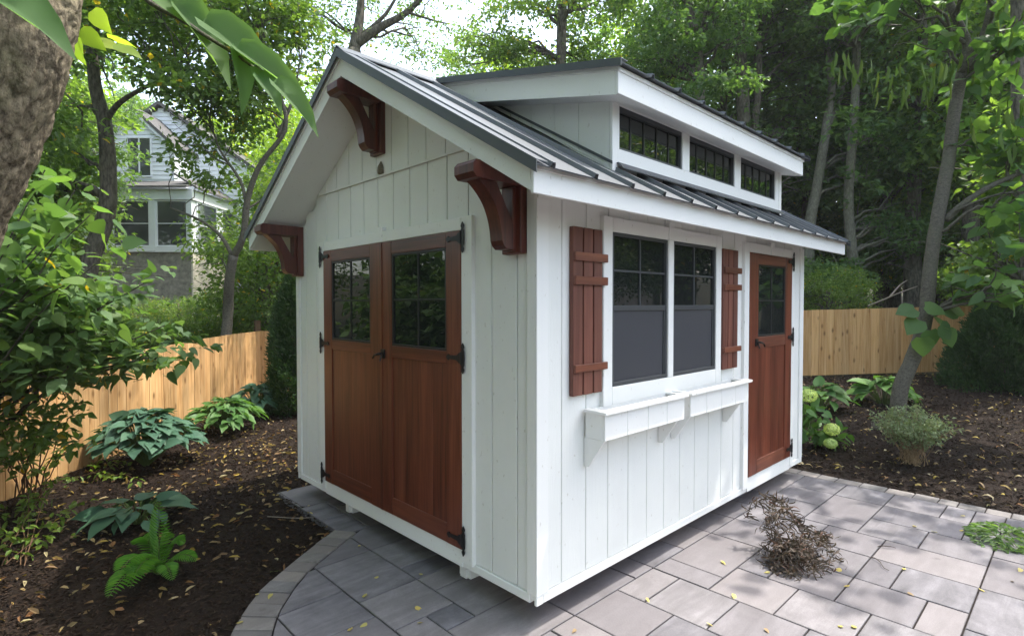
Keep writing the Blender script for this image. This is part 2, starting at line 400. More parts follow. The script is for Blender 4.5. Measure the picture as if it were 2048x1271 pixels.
def add_trunk(mb, pts, r0, r1, seg=10, flare=1.35, wob=.04, n=4):
    P = smooth_path(pts, n); L = np.linspace(0, 1, len(P)); rad = r0+(r1-r0)*L
    if flare > 1: rad = rad*(1+(flare-1)*np.exp(-L*len(P)/2.2))
    mb.tube(P, rad, seg, True, 0, wob); return P, rad
def tree(name, label, cat, trunks, crown, leafmat, ln, wd, per, rc, bark='bark', limbs=26, group=None, tpl=T_SIMPLE, extra_limbs=(), flat=.45, limb_r=.045, seg=10, density=1., flare=1.35, tilt=.55, shell=.35):
    """trunks: list of (points, r0, r1); crown: list of (centre, radii, clumps)"""
    base = tuple(trunks[0][0][0]); off = tuple(-c for c in base)
    root = thing(name, label, cat, base, group)
    mb = MB(); paths = []
    for i, (pts, r0, r1) in enumerate(trunks):
        P, rad = add_trunk(mb, pts, r0, r1, seg, flare if i == 0 else 1.); paths += list(zip(P, rad))
    PP = np.array([p for p, r in paths]); RR = np.array([r for p, r in paths])
    C = np.concatenate([in_ell(c, r, k, shell) for c, r, k in crown])
    idx = rng.permutation(len(C))[:limbs]
    for i in idx:
        c = C[i]; dd = np.linalg.norm(PP-c, axis=1)+np.maximum(0, PP[:, 2]-c[2]+.3)*2
        j = int(np.argmin(dd)); r = min(RR[j]*.55, limb_r)
        L = np.linalg.norm(c-PP[j])
        if L < .15: continue
        mb.tube(bez(PP[j], c, 7, .10*L, .035*L), np.linspace(r, .006, 7), 5, False)
        for q in range(2):
            e = c+rng.normal(size=3)*rc*.8; s0 = PP[j]*.4+c*.6; mb.tube(bez(s0, e, 4, .03, .03), np.linspace(r*.4, .003, 4), 4, False)
    V = np.array(mb.V)+np.array(off); mb.V = [tuple(v) for v in V]
    mb.obj('trunk', M[bark], root, True)
    leaf_obj('crown', [clump_leaves(C, rc*rng.uniform(.7, 1.25, len(C)), per, ln, wd, tpl, flat, tilt)], M[leafmat], root, False, off)
    return root
def copy_tree(src, loc, rz=0., sc=1., label=None):
    r = src.copy(); COL.objects.link(r); r.location = loc; r.rotation_euler = (0, 0, rz); r.scale = (sc, sc, sc)
    if label: r['label'] = label
    for ch in list(src.children):
        c = ch.copy(); COL.objects.link(c); c.parent = r
    return r
# ------------------------------------------------------------------ terrain, patio
G = -.13
def sstep(a, b, x): t = np.clip((x-a)/(b-a), 0, 1); return t*t*(3-2*t)
def terr(x, y):
    x = np.asarray(x, float); y = np.asarray(y, float)
    h = -.150+.36*sstep(4.3, 10.2, x)*sstep(9, 2, y)
    d = np.hypot(x+2, y+1.9)
    h = h+.075*np.maximum(0, d-14)*sstep(-8, 4, x+y)
    h = h+.018*np.sin(x*2.1+.5)*np.cos(y*1.7)+.011*np.sin(x*5.3+y*3.1)
    return h
def in_patio(x, y):
    # right edge x<3.9, left edge: straight strip, then the curve
    inside = (x < 3.90)
    a = (y >= 1.93) & (x > -.145) & (y < 3.04)
    b = (y < 1.93) & (curve_out(x, y))
    return inside & (a | b)
OUT = [(-.145, 1.93), (-.345, 1.80), (-.712, 1.533), (-.88, 1.393), (-1.026, 1.209), (-1.122, 1.072), (-1.26, .80), (-1.36, .50), (-1.42, .15), (-1.45, -.25), (-1.45, -3.2)]
INN = [(-.045, 1.77), (-.215, 1.665), (-.565, 1.43), (-.715, 1.28), (-.865, 1.10), (-.945, .965), (-1.07, .72), (-1.165, .44), (-1.22, .12), (-1.25, -.25), (-1.25, -3.2)]
def halfplanes(poly):
    H = []
    for (x0, y0), (x1, y1) in zip(poly[:-1], poly[1:]):
        nx, ny = -(y1-y0), (x1-x0)   # left normal of direction going down the curve = inside (towards +x)
        l = math.hypot(nx, ny); H.append((nx/l, ny/l, -(nx*x0+ny*y0)/l))
    return H
HO = halfplanes(OUT); HI = halfplanes(INN)
def curve_out(x, y):
    r = np.ones(np.shape(x), bool)
    for a, b, c in HO: r &= (a*x+b*y+c > 0)
    return r
# ground sheet with a finer middle
xs = np.unique(np.concatenate([np.linspace(-90, -14, 20), np.arange(-14, 18, .28), np.linspace(18, 100, 22)]))
ys = np.unique(np.concatenate([np.linspace(-90, -10, 20), np.arange(-10, 16, .28), np.linspace(16, 100, 22)]))
X, Y = np.meshgrid(xs, ys); Z = terr(X, Y)
Z = np.where(in_patio(X, Y) , -.215, Z)
V = np.stack([X, Y, Z], -1).reshape(-1, 3); nx = len(xs); i, j = np.meshgrid(np.arange(len(xs)-1), np.arange(len(ys)-1)); a = (j*nx+i).ravel()
Fq = np.stack([a, a+1, a+nx+1, a+nx], 1)
cx = V[Fq].mean(1); FD = None
# fence line, beyond which the forest floor begins
FC = (1.599, 8.359, 0)            # fence corner
FA = (-1.189, 5.300, 0)
fdir = np.array([FC[0]-FA[0], FC[1]-FA[1]]); fdir /= np.linalg.norm(fdir)
FL = (FC[0]-fdir[0]*9., FC[1]-fdir[1]*9.)
FR = (14.6, -3.2)
def beyond(x, y):
    s1 = (x-FC[0])*fdir[1]-(y-FC[1])*fdir[0] < 0
    bx, by = FR[0]-FC[0], FR[1]-FC[1]; s2 = (x-FC[0])*by-(y-FC[1])*bx < 0
    return s1 | s2
mi = beyond(cx[:, 0], cx[:, 1]).astype(int)
g = link_mesh('ground', V, Fq, [M['mulch'], M['floor']], None, True, mi); tag(g, kind='structure', label='dark mulch beds and forest floor')

# paver patio
def clip(poly, H):
    for a, b, c in H:
        out = []; n = len(poly)
        for i in range(n):
            p, q = poly[i], poly[(i+1) % n]; dp = a*p[0]+b*p[1]+c; dq = a*q[0]+b*q[1]+c
            if dp >= 0: out.append(p)
            if (dp >= 0) != (dq >= 0):
                t = dp/(dp-dq); out.append((p[0]+(q[0]-p[0])*t, p[1]+(q[1]-p[1])*t))
        poly = out
        if len(poly) < 3: return []
    return poly
def slab(mb, poly, top, thick=.05, gap=.0045, bev=.005):
    P = np.array(poly)
    P = P[[i for i in range(len(P)) if np.linalg.norm(P[i]-P[i-1]) > .012]]
    if len(P) < 3: return
    area = .5*np.sum(P[:, 0]*np.roll(P[:, 1], -1)-np.roll(P[:, 0], -1)*P[:, 1])
    if abs(area) < .0025: return
    if area < 0: P = P[::-1]
    def inset(P, d):
        n = len(P); H = []
        for i in range(n):
            e = P[(i+1) % n]-P[i]; l = np.linalg.norm(e); nn = np.array([-e[1], e[0]])/l; H.append((nn[0], nn[1], -(nn@P[i])-d))
        return clip([tuple(p) for p in P], H)
    A = inset(P, gap); 
    if len(A) < 3: return
    c = np.mean(A, axis=0); n = len(A)
    tl = [random.uniform(-.0016, .0016) for _ in range(2)]; dz = random.uniform(-.0012, .0012)
    zf = lambda p: top+dz+tl[0]*(p[0]-c[0])+tl[1]*(p[1]-c[1])
    B = [(p[0]+(c[0]-p[0])*bev/max(.02, np.hypot(*(c-p))), p[1]+(c[1]-p[1])*bev/max(.02, np.hypot(*(c-p)))) for p in np.array(A)]
    V = [(p[0], p[1], top-thick) for p in A]+[(p[0], p[1], zf(p)-bev*.6) for p in A]+[(p[0], p[1], zf(p)) for p in B]
    F = [[i, (i+1) % n, n+(i+1) % n, n+i] for i in range(n)]+[[n+i, n+(i+1) % n, 2*n+(i+1) % n, 2*n+i] for i in range(n)]+[[2*n+i for i in range(n)]]
    mb.add(V, F)
known = [(2,4,0,1),(4,5,0,2),(5,8,0,2),(2,4,1,3),(0,2,0,2),(4,6,2,4),(16,18,2,4),(13,16,2,4),(12,13,2,4),(16,18,4,6),(14,16,4,7),(16,18,6,7),(12,14,4,6),(12,14,6,8),
 (10,12,5,8),(8,10,5,6),(8,10,6,8),(10,12,3,5),(8,10,4,5),(6,8,5,7),(6,8,7,8),(6,8,2,3),(6,8,3,5),(8,10,0,3),(8,10,3,4),(10,12,0,3),(4,6,4,6),(14,16,7,8),(16,18,7,8),
 (10,13,8,11),(13,14,8,11),(7,10,8,11),(14,16,8,10),(16,18,8,11),(-4,-2,-8,-5),(-4,-2,-5,-3),(-4,-3,-3,0),(-3,-2,-3,-2),(-2,0,-8,-6),(-2,0,-6,-5),(-2,0,-5,-4),(-2,0,-4,-2),(-3,0,-2,0),
 (-6,-4,-8,-6),(-6,-4,-6,-4),(-6,-4,-4,-2),(-4,-2,-10,-8),(0,3,-2,0),(3,4,-2,0),(4,6,-2,0),(6,8,-2,0),(8,10,-2,0),(10,12,-2,0),(0,2,2,4),(2,4,3,5),(12,14,-1,2),(14,18,-2,0),(14,16,0,2),(16,18,0,2)]
occ = {}; pav = []
def place(x0, x1, y0, y1):
    if any((i, j) in occ for i in range(x0, x1) for j in range(y0, y1)): return False
    for i in range(x0, x1):
        for j in range(y0, y1): occ[(i, j)] = 1
    pav.append((x0, x1, y0, y1)); return True
for k in known: place(*k)
for j in range(-17, 17):
    for i in range(-9, 18):
        if (i, j) in occ: continue
        sz = [(3, 2), (2, 2), (2, 3), (2, 1), (3, 1), (1, 2)]; random.shuffle(sz)
        for w, h in sz+[(1, 1)]:
            if i+w <= 18 and place(i, i+w, j, j+h): break
mb = MB()
GX = lambda i: .262+.1928*i
GY = lambda j: -.030-.1829*j
for x0, x1, y0, y1 in pav:
    poly = [(GX(x0), GY(y1)), (GX(x1), GY(y1)), (GX(x1), GY(y0)), (GX(x0), GY(y0))]
    cyy = .5*(GY(y0)+GY(y1))
    if cyy > 1.75: poly = clip(poly, [(1, 0, .145), (0, -1, 3.04)])
    else: poly = clip(poly, HI)
    if len(poly) >= 3: slab(mb, poly, G)
o = mb.obj('patio', [M['paver']]); tag(o, kind='structure', label='grey rectangular pavers laid in a random pattern')
mb = MB()
def resample(P, s):
    P = np.array(P); d = np.r_[0, np.cumsum(np.linalg.norm(np.diff(P, axis=0), axis=1))]; n = int(d[-1]/s)
    t = np.linspace(0, d[-1], n+1); return np.stack([np.interp(t, d, P[:, 0]), np.interp(t, d, P[:, 1])], 1), t/d[-1]
so, t = resample(smooth_path([(x, y, 0) for x, y in OUT], 6)[:, :2], .128)
PI_ = smooth_path([(x, y, 0) for x, y in INN], 6)[:, :2]; d = np.r_[0, np.cumsum(np.linalg.norm(np.diff(PI_, axis=0), axis=1))]
si = np.stack([np.interp(t*d[-1], d, PI_[:, 0]), np.interp(t*d[-1], d, PI_[:, 1])], 1)
for k in range(len(so)-1): slab(mb, [tuple(so[k]), tuple(so[k+1]), tuple(si[k+1]), tuple(si[k])], G+.0015+random.uniform(-.002, .002), gap=.0045, bev=.008)
y = .6
while y > -4:
    w = random.choice([.13, .155, .175, .2]); off = random.uniform(-.008, .008)
    slab(mb, [(3.735, y-w), (3.895+off, y-w), (3.895+off, y), (3.735, y)], G+.001+random.uniform(-.002, .002), gap=.004, bev=.008); y -= w
o = mb.obj('patio_edging', [M['edger']]); tag(o, kind='structure', label='curved row of small edging stones along the patio')
mb = MB(); P = [(-.143, 3.035)]+[(x+.004, y) for x, y in OUT]+[(3.89, -3.2), (3.89, 3.035)]
mb.add([(x, y, G-.011) for x, y in P], [list(range(len(P)))]); o = mb.obj('patio_joint_sand', [M['joint']]); tag(o, kind='structure', label='dark sand in the paver joints')

# ------------------------------------------------------------------ garden shed
L, W = 3.7346, 2.9208
shed = thing('garden_shed', 'white garden shed with charcoal metal roof, long dormer and red brown wooden doors', 'shed', (0, 0, 0))
TOPZ = 2.14
def u_(y): y = y if y < W/2 else W-y; return 2.135+.588*(y+.266)     # underside of roof sheet
def lo_(y): y = y if y < W/2 else W-y; return 2.009+.576*(y+.266)    # lower line of the rake boards
WT = .014
# long wall boards
mb = MB(); gs = [.2094*1.0063+.2045*k-.006 for k in range(0, 18)]
xsb = [.0]+[g for g in gs if g < L]+[L]
for a, b in zip(xsb[:-1], xsb[1:]):
    mb.box(a+.0035, b-.0035, WT, WT+.02, .049, 2.09, .0025)
mb.box(.01, L-.01, WT+.007, WT+.05, .02, 2.09)
mb.obj('front_wall', [M['paint']], shed)
mb = MB(); mb.box(.01, L-.01, W-.03, W-.006, .02, 2.09); mb.obj('back_wall', [M['paint']], shed)
def gable(xf, sgn, name):
    mb = MB(); gy = [-.042+.1985*k for k in range(1, 15)]; yb = [.0]+[g for g in gy if .03 < g < W-.03]+[W]
    for a, b in zip(yb[:-1], yb[1:]):
        a2, b2 = a+.0035, b-.0035
        mb.box(xf+sgn*WT, xf+sgn*(WT+.02), a2, b2, .049, min(2.425, lo_(a2)+.04, lo_(b2)+.04), .0025)
        pl = [(a2, 2.425), (b2, 2.425), (b2, lo_(b2)+.05), (a2, lo_(a2)+.05)]
        if a2 < W/2 < b2: pl = pl[:3]+[(W/2, lo_(W/2)+.05)]+pl[3:]
        if min(lo_(a2), lo_(b2)) > 2.43: mb.prism(pl, 0, xf+sgn*.003, xf+sgn*(WT+.021))
        elif max(lo_(a2), lo_(b2)) > 2.43:
            hi = (b2 if lo_(b2) > lo_(a2) else a2); mb.prism([(a2, 2.425), (b2, 2.425), (hi, lo_(hi)+.05)], 0, xf+sgn*.003, xf+sgn*(WT+.021))
    yl = (2.415-2.009)/.576-.266
    mb.box(xf-sgn*.002, xf+sgn*.012, yl, W-yl, 2.412, 2.424)
    mb.prism([(.01, .02), (W-.01, .02), (W-.01, lo_(W-.01)), (W/2, lo_(W/2)), (.01, lo_(.01))], 0, xf+sgn*(WT+.0235), xf+sgn*(WT+.045))
    return mb.obj(name, [M['paint']], shed)
gable(0, 1, 'gable_wall'); gable(L, -1, 'gable_wall')
# corner boards and skirt
for cxn, cyn, sx, sy in ((0, 0, 1, 1), (0, W, 1, -1), (L, 0, -1, 1), (L, W, -1, -1)):
    mb = MB(); mb.box(cxn, cxn+sx*.088, cyn, cyn+sy*.0165, .048, 2.06, .002); mb.box(cxn+sx*.0005, cxn+sx*.017, cyn+sy*.0168, cyn+sy*.072, .048, 2.16, .002)
    mb.box(cxn+sx*.002, cxn+sx*.05, cyn+sy*.002, cyn+sy*.02, 0, .046, .002)
    mb.obj('corner_board', [M['trim']], shed)
mb = MB(); mb.box(.052, L-.052, .003, .03, .001, .046, .002); mb.obj('skirt_board', [M['trim']], shed)
mb = MB(); mb.box(.003, .03, .052, W-.052, .001, .046, .002); mb.obj('skirt_board', [M['trim']], shed)
mb = MB(); mb.box(L-.03, L-.003, .052, W-.052, .001, .046, .002); mb.obj('skirt_board', [M['trim']], shed)
mb = MB(); mb.box(.05, L-.05, .05, W-.05, .006, .044); mb.obj('floor', [M['cedar']], shed)
for yy in (.70, 2.17):
    mb = MB(); mb.box(.10, L-.1, yy-.055, yy+.055, G+.002, .004, .004); mb.box(.085, .26, yy-.03, yy+.03, G+.0025, -.05, .003)
    tag(mb.obj('skid', [M['trim']], shed), 'white painted skid under the shed floor')

# roof body
oe = .266; og = .30
mb = MB()
for x0, x1 in ((-og+.018, L+og-.018),):
    mb.prism([(-oe+.018, 2.012), (-oe+.018, 2.13), (W/2, u_(W/2)-.004), (W+oe-.018, 2.13), (W+oe-.018, 2.012), (W/2, lo_(W/2)+.012)], 0, x0, x1)
for k in range(5):   # soffit plank joints: thin battens read as lines
    pass
mb.obj('soffit', [M['trim']], shed)
def rake(xa, xb, side, name='rake_board'):
    mb = MB()
    f = (lambda y: y) if side > 0 else (lambda y: W-y)
    y0, y1 = -oe+.0185, W/2
    pl = [(f(y0), lo_(y0)), (f(y1), lo_(y1)), (f(y1), u_(y1)-.005), (f(y0), u_(y0)-.005)]
    mb.prism(pl, 0, xa, xb)
    # thin upper strip standing proud
    q0 = lambda y: u_(y)-.042
    s = -1 if xa < 0 else 1; xe = min(xa, xb) if s < 0 else max(xa, xb)
    mb.prism([(f(y0-.012), q0(y0)), (f(y1), q0(y1)), (f(y1), u_(y1)-.003), (f(y0-.012), u_(y0)-.003)], 0, xe+s*.001, xe+s*.010)
    return mb.obj(name, [M['trim']], shed)
for s in (1, -1):
    rake(-og, -og+.0175, s); rake(L+og-.0175, L+og, s)
for yy, s in ((-oe, 1), (W+oe, -1)):
    mb = MB(); mb.box(-og, L+og, yy, yy+s*.018, 2.006, 2.128, .002)
    mb.box(-og-.009, L+og+.009, yy-s*.007, yy-s*.0005, 2.108, 2.1285, .001)
    mb.obj('fascia_board', [M['trim']], shed)
# roof sheets with ribs
def rib_sheet(name, x0, x1, yA, zA, yB, zB, ribs, h=.022, parent=shed, th=.006, wtop=.018, wbot=.034):
    """sheet from eave (yA,zA) to ridge (yB,zB)"""
    dy, dz = yB-yA, zB-zA; l = math.hypot(dy, dz); ny, nz = -dz/l, dy/l
    if nz < 0: ny, nz = -ny, -nz
    mb = MB(); prof = [(x0, 0)]
    for r in ribs:
        if x0+.02 < r < x1-.02: prof += [(r-wbot/2, 0), (r-wtop/2, h), (r+wtop/2, h), (r+wbot/2, 0)]
    prof.append((x1, 0)); n = len(prof)
    V = []
    for (yy, zz) in ((yA, zA), (yB, zB)):
        for (x, hh) in prof: V.append((x, yy+ny*(hh+th), zz+nz*(hh+th)))
        for (x, hh) in prof: V.append((x, yy+ny*(hh), zz+nz*(hh)))
    F = []
    for i in range(n-1):
        F.append([i, i+1, 2*n+i+1, 2*n+i]); F.append([n+i, 2*n+n+i, 2*n+n+i+1, n+i+1])
        F.append([i, n+i, n+i+1, i+1]); F.append([2*n+i, 2*n+i+1, 3*n+i+1, 3*n+i])
    mb.add(V, F)
    return mb.obj(name, [M['roof']], parent)
ribs = [-.225+.2985*k for k in range(16)]
YE = -.305
rib_sheet('roof', -og-.025, L+og+.025, YE, u_(YE), W/2, u_(W/2), ribs)
rib_sheet('roof', -og-.025, L+og+.025, W-YE, u_(YE), W/2, u_(W/2), ribs)
for xr, s in ((-og-.025, -1), (L+og+.025, 1)):
    for side in (1, -1):
        f = (lambda y: y) if side > 0 else (lambda y: W-y)
        mb = MB(); y0, y1 = YE-.004, W/2
        mb.prism([(f(y0), u_(y0)-.030), (f(y1), u_(y1)-.030), (f(y1), u_(y1)+.022), (f(y0), u_(y0)+.022)], 0, xr-.001*s, xr+s*.004)
        mb.prism([(f(y0), u_(y0)+.0225), (f(y1), u_(y1)+.0225), (f(y1), u_(y1)+.0265), (f(y0), u_(y0)+.0265)], 0, xr+s*.004, xr-s*.07)
        mb.obj('rake_trim', [M['roof_trim']], shed)
mb = MB(); zr = u_(W/2)
mb.prism([(W/2-.09, zr-.03), (W/2, zr+.036), (W/2+.09, zr-.03), (W/2+.09, zr-.022), (W/2, zr+.044), (W/2-.09, zr-.022)], 0, -og-.03, L+og+.03)
mb.obj('ridge_cap', [M['roof_trim']], shed)

# dormer
DX0, DX1, DZ0, DZT = .628, 3.146, 2.353, 2.80
zd = lambda y: 2.829+.226*(y+.19)         # top of dormer roof
wins = [(.701, 1.425), (1.520, 2.219), (2.327, 3.018)]; vz0, vz1 = 2.436, 2.686
mb = MB()
ztop = 2.72
mb.box(DX0, DX0+.055, 0, .02, 2.30, ztop, .002); mb.box(DX1-.055, DX1, 0, .02, 2.30, ztop, .002)
mb.box(DX0+.0555, DX1-.0555, .003, .02, vz1+.001, ztop, .001); mb.box(DX0+.0555, DX1-.0555, .002, .02, DZ0-.02, vz0-.001, .002)
xs_ = [DX0+.056]+[v for w in wins for v in w]+[DX1-.056]
for a, b in zip(xs_[0::2], xs_[1::2]): mb.box(a+.0005, b-.0005, .004, .02, vz0, vz1, .001)
mb.box(DX0+.02, DX1-.02, .052, .07, 2.32, ztop)
mb.obj('dormer_front_wall', [M['trim']], shed)
for xx, s in ((DX0, 1), (DX1, -1)):
    mb = MB(); ye = 1.36
    mb.prism([(.022, 2.30), (.022, zd(.02)-.03), (ye, zd(ye)-.03)], 0, xx+s*.006, xx+s*.02)
    for k in range(1, 6):
        y0 = .05+.2*k
        if k < 6: mb.prism([(y0-.197, 2.31+.588*(y0-.197)), (y0-.197, zd(y0-.2)-.03), (y0-.004, zd(y0)-.03), (y0-.004, 2.31+.588*(y0))], 0, xx+s*.002, xx+s*.0058)
    mb.box(xx+s*.0015, xx-s*.001, .0215, .055, 2.31, ztop)
    mb.obj('dormer_side_wall', [M['paint']], shed)
for a, b in wins:
    mb = MB(); c = .014
    mb.box(a, b, .012, .045, vz0, vz0+c); mb.box(a, b, .012, .045, vz1-.028, vz1); mb.box(a, a+c, .0125, .045, vz0+c, vz1-.028); mb.box(b-c, b, .0125, .045, vz0+c, vz1-.028)
    fr = mb.obj('dormer_window', [M['bronze']], shed)
    mb = MB(); mb.box(a+c, b-c, .030, .036, vz0+c, vz1-.028); mb.obj('pane', [M['glass']], fr)
    for k in range(1, 5):
        mb = MB(); x = a+(b-a)*k/5; mb.box(x-.005, x+.005, .024, .0295, vz0+c, vz1-.028); mb.obj('muntin', [M['mesh_dark']], fr)
FX0, FX1, FY = .470, 3.185+.04, -.150
mb = MB(); mb.box(FX0, FX1, FY, FY+.018, 2.656, 2.781, .002); mb.box(FX0-.008, FX1+.008, FY-.008, FY-.0005, 2.772, 2.797, .002)
mb.obj('dormer_fascia_board', [M['trim']], shed)
for xx, s in ((FX0, 1), (FX1, -1)):
    mb = MB(); y1 = 1.42; b0 = 2.654
    mb.prism([(FY+.0185, b0), (FY+.0185, zd(FY)-.045), (y1, zd(y1)-.045), (y1, b0+.224*(y1-FY))], 0, xx, xx+s*.018)
    mb.prism([(FY-.008, zd(FY)-.065), (FY-.008, zd(FY)-.033), (y1, zd(y1)-.033), (y1, zd(y1)-.065)], 0, xx-s*.0005, xx-s*.009)
    mb.obj('dormer_rake_board', [M['trim']], shed)
mb = MB(); mb.prism([(FY+.019, 2.662), (FY+.019, zd(FY)-.046), (1.40, zd(1.40)-.046), (1.40, 2.662+.224*1.54)], 0, FX0+.0185, FX1-.0185)
mb.obj('dormer_soffit', [M['trim']], shed)
dr = [1.338+.2975*k for k in range(-3, 8)]
rib_sheet('dormer_roof', FX0-.035, FX1+.04, -.19, zd(-.19)-.032, W/2-.01, zd(W/2)-.028, dr, .020)
for xr, s in ((FX0-.035, -1), (FX1+.04, 1)):
    mb = MB(); y0, y1 = -.194, 1.43
    mb.prism([(y0, zd(y0)-.050), (y1, zd(y1)-.050), (y1, zd(y1)-.012), (y0, zd(y0)-.012)], 0, xr-s*.001, xr+s*.004)
    mb.prism([(y0, zd(y0)-.0118), (y1, zd(y1)-.0118), (y1, zd(y1)-.008), (y0, zd(y0)-.008)], 0, xr+s*.004, xr-s*.06)
    mb.obj('dormer_rake_trim', [M['roof_trim']], shed)
mb = MB()   # flashing between dormer and main roof
mb.prism([(.0, 2.352), (-.012, 2.352), (-.045, 2.318), (-.045, 2.312), (-.004, 2.345)], 0, DX0+.04, DX1-.03)
for xx, s in ((DX0, -1), (DX1, 1)):
    mb.prism([(0, 2.306+.03), (1.3, 2.306+.588*1.3+.03), (1.3, 2.306+.588*1.3+.048), (0, 2.306+.048)], 0, xx-s*.0015, xx+s*.006)
mb.obj('flashing', [M['roof_trim']], shed)

# ---- doors
def spade_hinge(parent, plane, c, z, dirn, hh=.085, reach=.13):
    """plane 'x' (gable, facing -x) or 'y' (long wall, facing -y); c = trim position; dirn = towards the door"""
    mb = MB()
    def P(a, zz, d): return (-d, a, zz) if plane == 'x' else (a, -d, zz)
    def flat(poly, d0, d1):
        n = len(poly); V = [P(a, zz, d0) for a, zz in poly]+[P(a, zz, d1) for a, zz in poly]
        mb.add(V, [list(range(n)), [n+i for i in range(n)][::-1]]+[[i, n+i, n+(i+1) % n, (i+1) % n] for i in range(n)])
    w = .013
    half = [(0, hh), (.010, hh*.84), (.013, hh*.72), (.006, hh*.60), (.010, hh*.52), (.014, hh*.42), (w, hh*.30), (w*1.15, 0)]
    prof = half+[(x, -zz) for x, zz in half[::-1][1:]]
    full = prof+[(-x, zz) for x, zz in prof[::-1][1:-1]]
    flat([(c+x, z+zz) for x, zz in full], .020, .026)
    s = dirn
    st = [(c+s*.014, z+.033), (c+s*.035, z+.030), (c+s*.055, z+.014), (c+s*reach*.78, z+.010), (c+s*reach*.84, z+.018), (c+s*reach*.92, z+.015), (c+s*reach, z), (c+s*reach*.92, z-.015), (c+s*reach*.84, z-.018), (c+s*reach*.78, z-.010), (c+s*.055, z-.014), (c+s*.035, z-.030), (c+s*.014, z-.033)]
    flat(st, .021, .025)
    a0 = P(c+s*.014, z-.036, .026); a1 = P(c+s*.014, z+.036, .026); mb.tube([a0, a1], .006, 8)
    return mb.obj('hinge', [M['iron']], parent)
def lever(parent, plane, c, z, dirn):
    mb = MB(); 
    def B(a0, a1, d0, d1, z0, z1, bev=.002):
        if plane == 'x': mb.box(-d0, -d1, a0, a1, z0, z1, bev)
        else: mb.box(a0, a1, -d0, -d1, z0, z1, bev)
    B(c-.026, c+.026, .018, .026, z-.03, z+.03)
    P = lambda a, d, zz: (-d, a, zz) if plane == 'x' else (a, -d, zz)
    mb.tube([P(c, .026, z), P(c, .052, z), P(c+dirn*.012, .060, z-.004), P(c+dirn*.05, .060, z-.012), P(c+dirn*.075, .056, z-.035)], [.010, .009, .008, .007, .006], 8)
    mb.tube([P(c, .03, z-.004), P(c-dirn*.0, .045, z-.05)], [.006, .005], 6)
    return mb.obj('handle', [M['iron']], parent)
def door(plane, a0, a1, z0, z1, wa0, wa1, wz0, wz1, stile_l, stile_r, rail_b, midrail, label, grid=(2, 2)):
    lo, hi = min(a0, a1), max(a0, a1); wl, wh = min(wa0, wa1), max(wa0, wa1)
    def bx(mb, p0, p1, d0, d1, zz0, zz1, bev=.0025, mat=0):
        if plane == 'x': mb.box(-d0, -d1, p0, p1, zz0, zz1, bev, mat)
        else: mb.box(p0, p1, -d0, -d1, zz0, zz1, bev, mat)
    F0 = .016
    mb = MB()
    bx(mb, lo, wl-.0005, -.02, F0, z0, z1, mat=0); bx(mb, wh+.0005, hi, -.02, F0, z0, z1, mat=0)
    # stiles narrow below the window to leave the panel field
    hm = 1
    bx(mb, wl, wh, -.02, F0-.0008, wz1, z1-.001, mat=hm); bx(mb, wl, wh, -.02, F0-.0008, midrail, wz0, mat=hm); bx(mb, wl, wh, -.02, F0-.0008, z0+.001, rail_b, mat=hm)
    root = mb.obj('door', [M['stain'], M['stain_h'] if plane == 'x' else M['stain_x']], shed)
    if label: root['label'] = label
    mb = MB(); pl, ph = wl, wh; nb = max(3, round((ph-pl)/.14))
    for k in range(nb):
        q0 = pl+(ph-pl)*k/nb; q1 = pl+(ph-pl)*(k+1)/nb
        bx(mb, q0+.0002, q1-.0002, -.015, F0-.009, rail_b+.0005, midrail-.0005, .0012)
    mb.obj('panel', [M['stain']], root)
    mb = MB(); c = .016
    bx(mb, wl, wh, -.01, F0-.003, wz1-c, wz1-.0005); bx(mb, wl, wh, -.01, F0-.003, wz0+.0005, wz0+c); bx(mb, wl+.0005, wl+c, -.01, F0-.0032, wz0+c, wz1-c); bx(mb, wh-c, wh-.0005, -.01, F0-.0032, wz0+c, wz1-c)
    cc = (wl+wh)/2; zc = (wz0+wz1)/2
    bx(mb, cc-.006, cc+.006, 0, F0-.007, wz0+c, wz1-c); bx(mb, wl+c, wh-c, 0, F0-.0074, zc-.006, zc+.006)
    w = mb.obj('window', [M['mesh_dark']], root)
    mb = MB(); bx(mb, wl+c*.5, wh-c*.5, -.006, 0.002, wz0+c*.5, wz1-c*.5, 0); mb.obj('pane', [M['glass']], w)
    return root
dz0, dz1 = .109, 1.955
dl = door('x', 1.4625, 2.347, dz0, dz1, 1.6128, 2.2116, 1.2539, 1.868, 0, 0, .225, 1.182, 'left door of the pair, seen more from the side')
dr_ = door('x', .589, 1.4605, dz0, dz1, .7276, 1.3308, 1.2539, 1.868, 0, 0, .225, 1.178, 'right door of the pair, carrying the strap hinges nearest the corner')
for z in (1.912, 1.223, .170): spade_hinge(dr_, 'x', .562, z, 1, .088, .155)
for z in (1.912, 1.222, .165): spade_hinge(dl, 'x', 2.395, z, -1, .088, .15)
lever(dr_, 'x', 1.435, 1.195, 1)
mb = MB(); mb.box(-.016, -.022, 1.462-.016, 1.462+.016, dz0+.002, dz1-.002, .002); mb.obj('astragal', [M['stain']], dr_)
sd = door('y', 2.472, 3.382, .122, 1.949, 2.637, 3.231, 1.2584, 1.861, 0, 0, .235, 1.165, 'single door beside the shuttered window')
for z in (1.916, 1.230, .201): spade_hinge(sd, 'y', 3.405, z, -1, .088, .13)
lever(sd, 'y', 2.600, 1.217, 1)
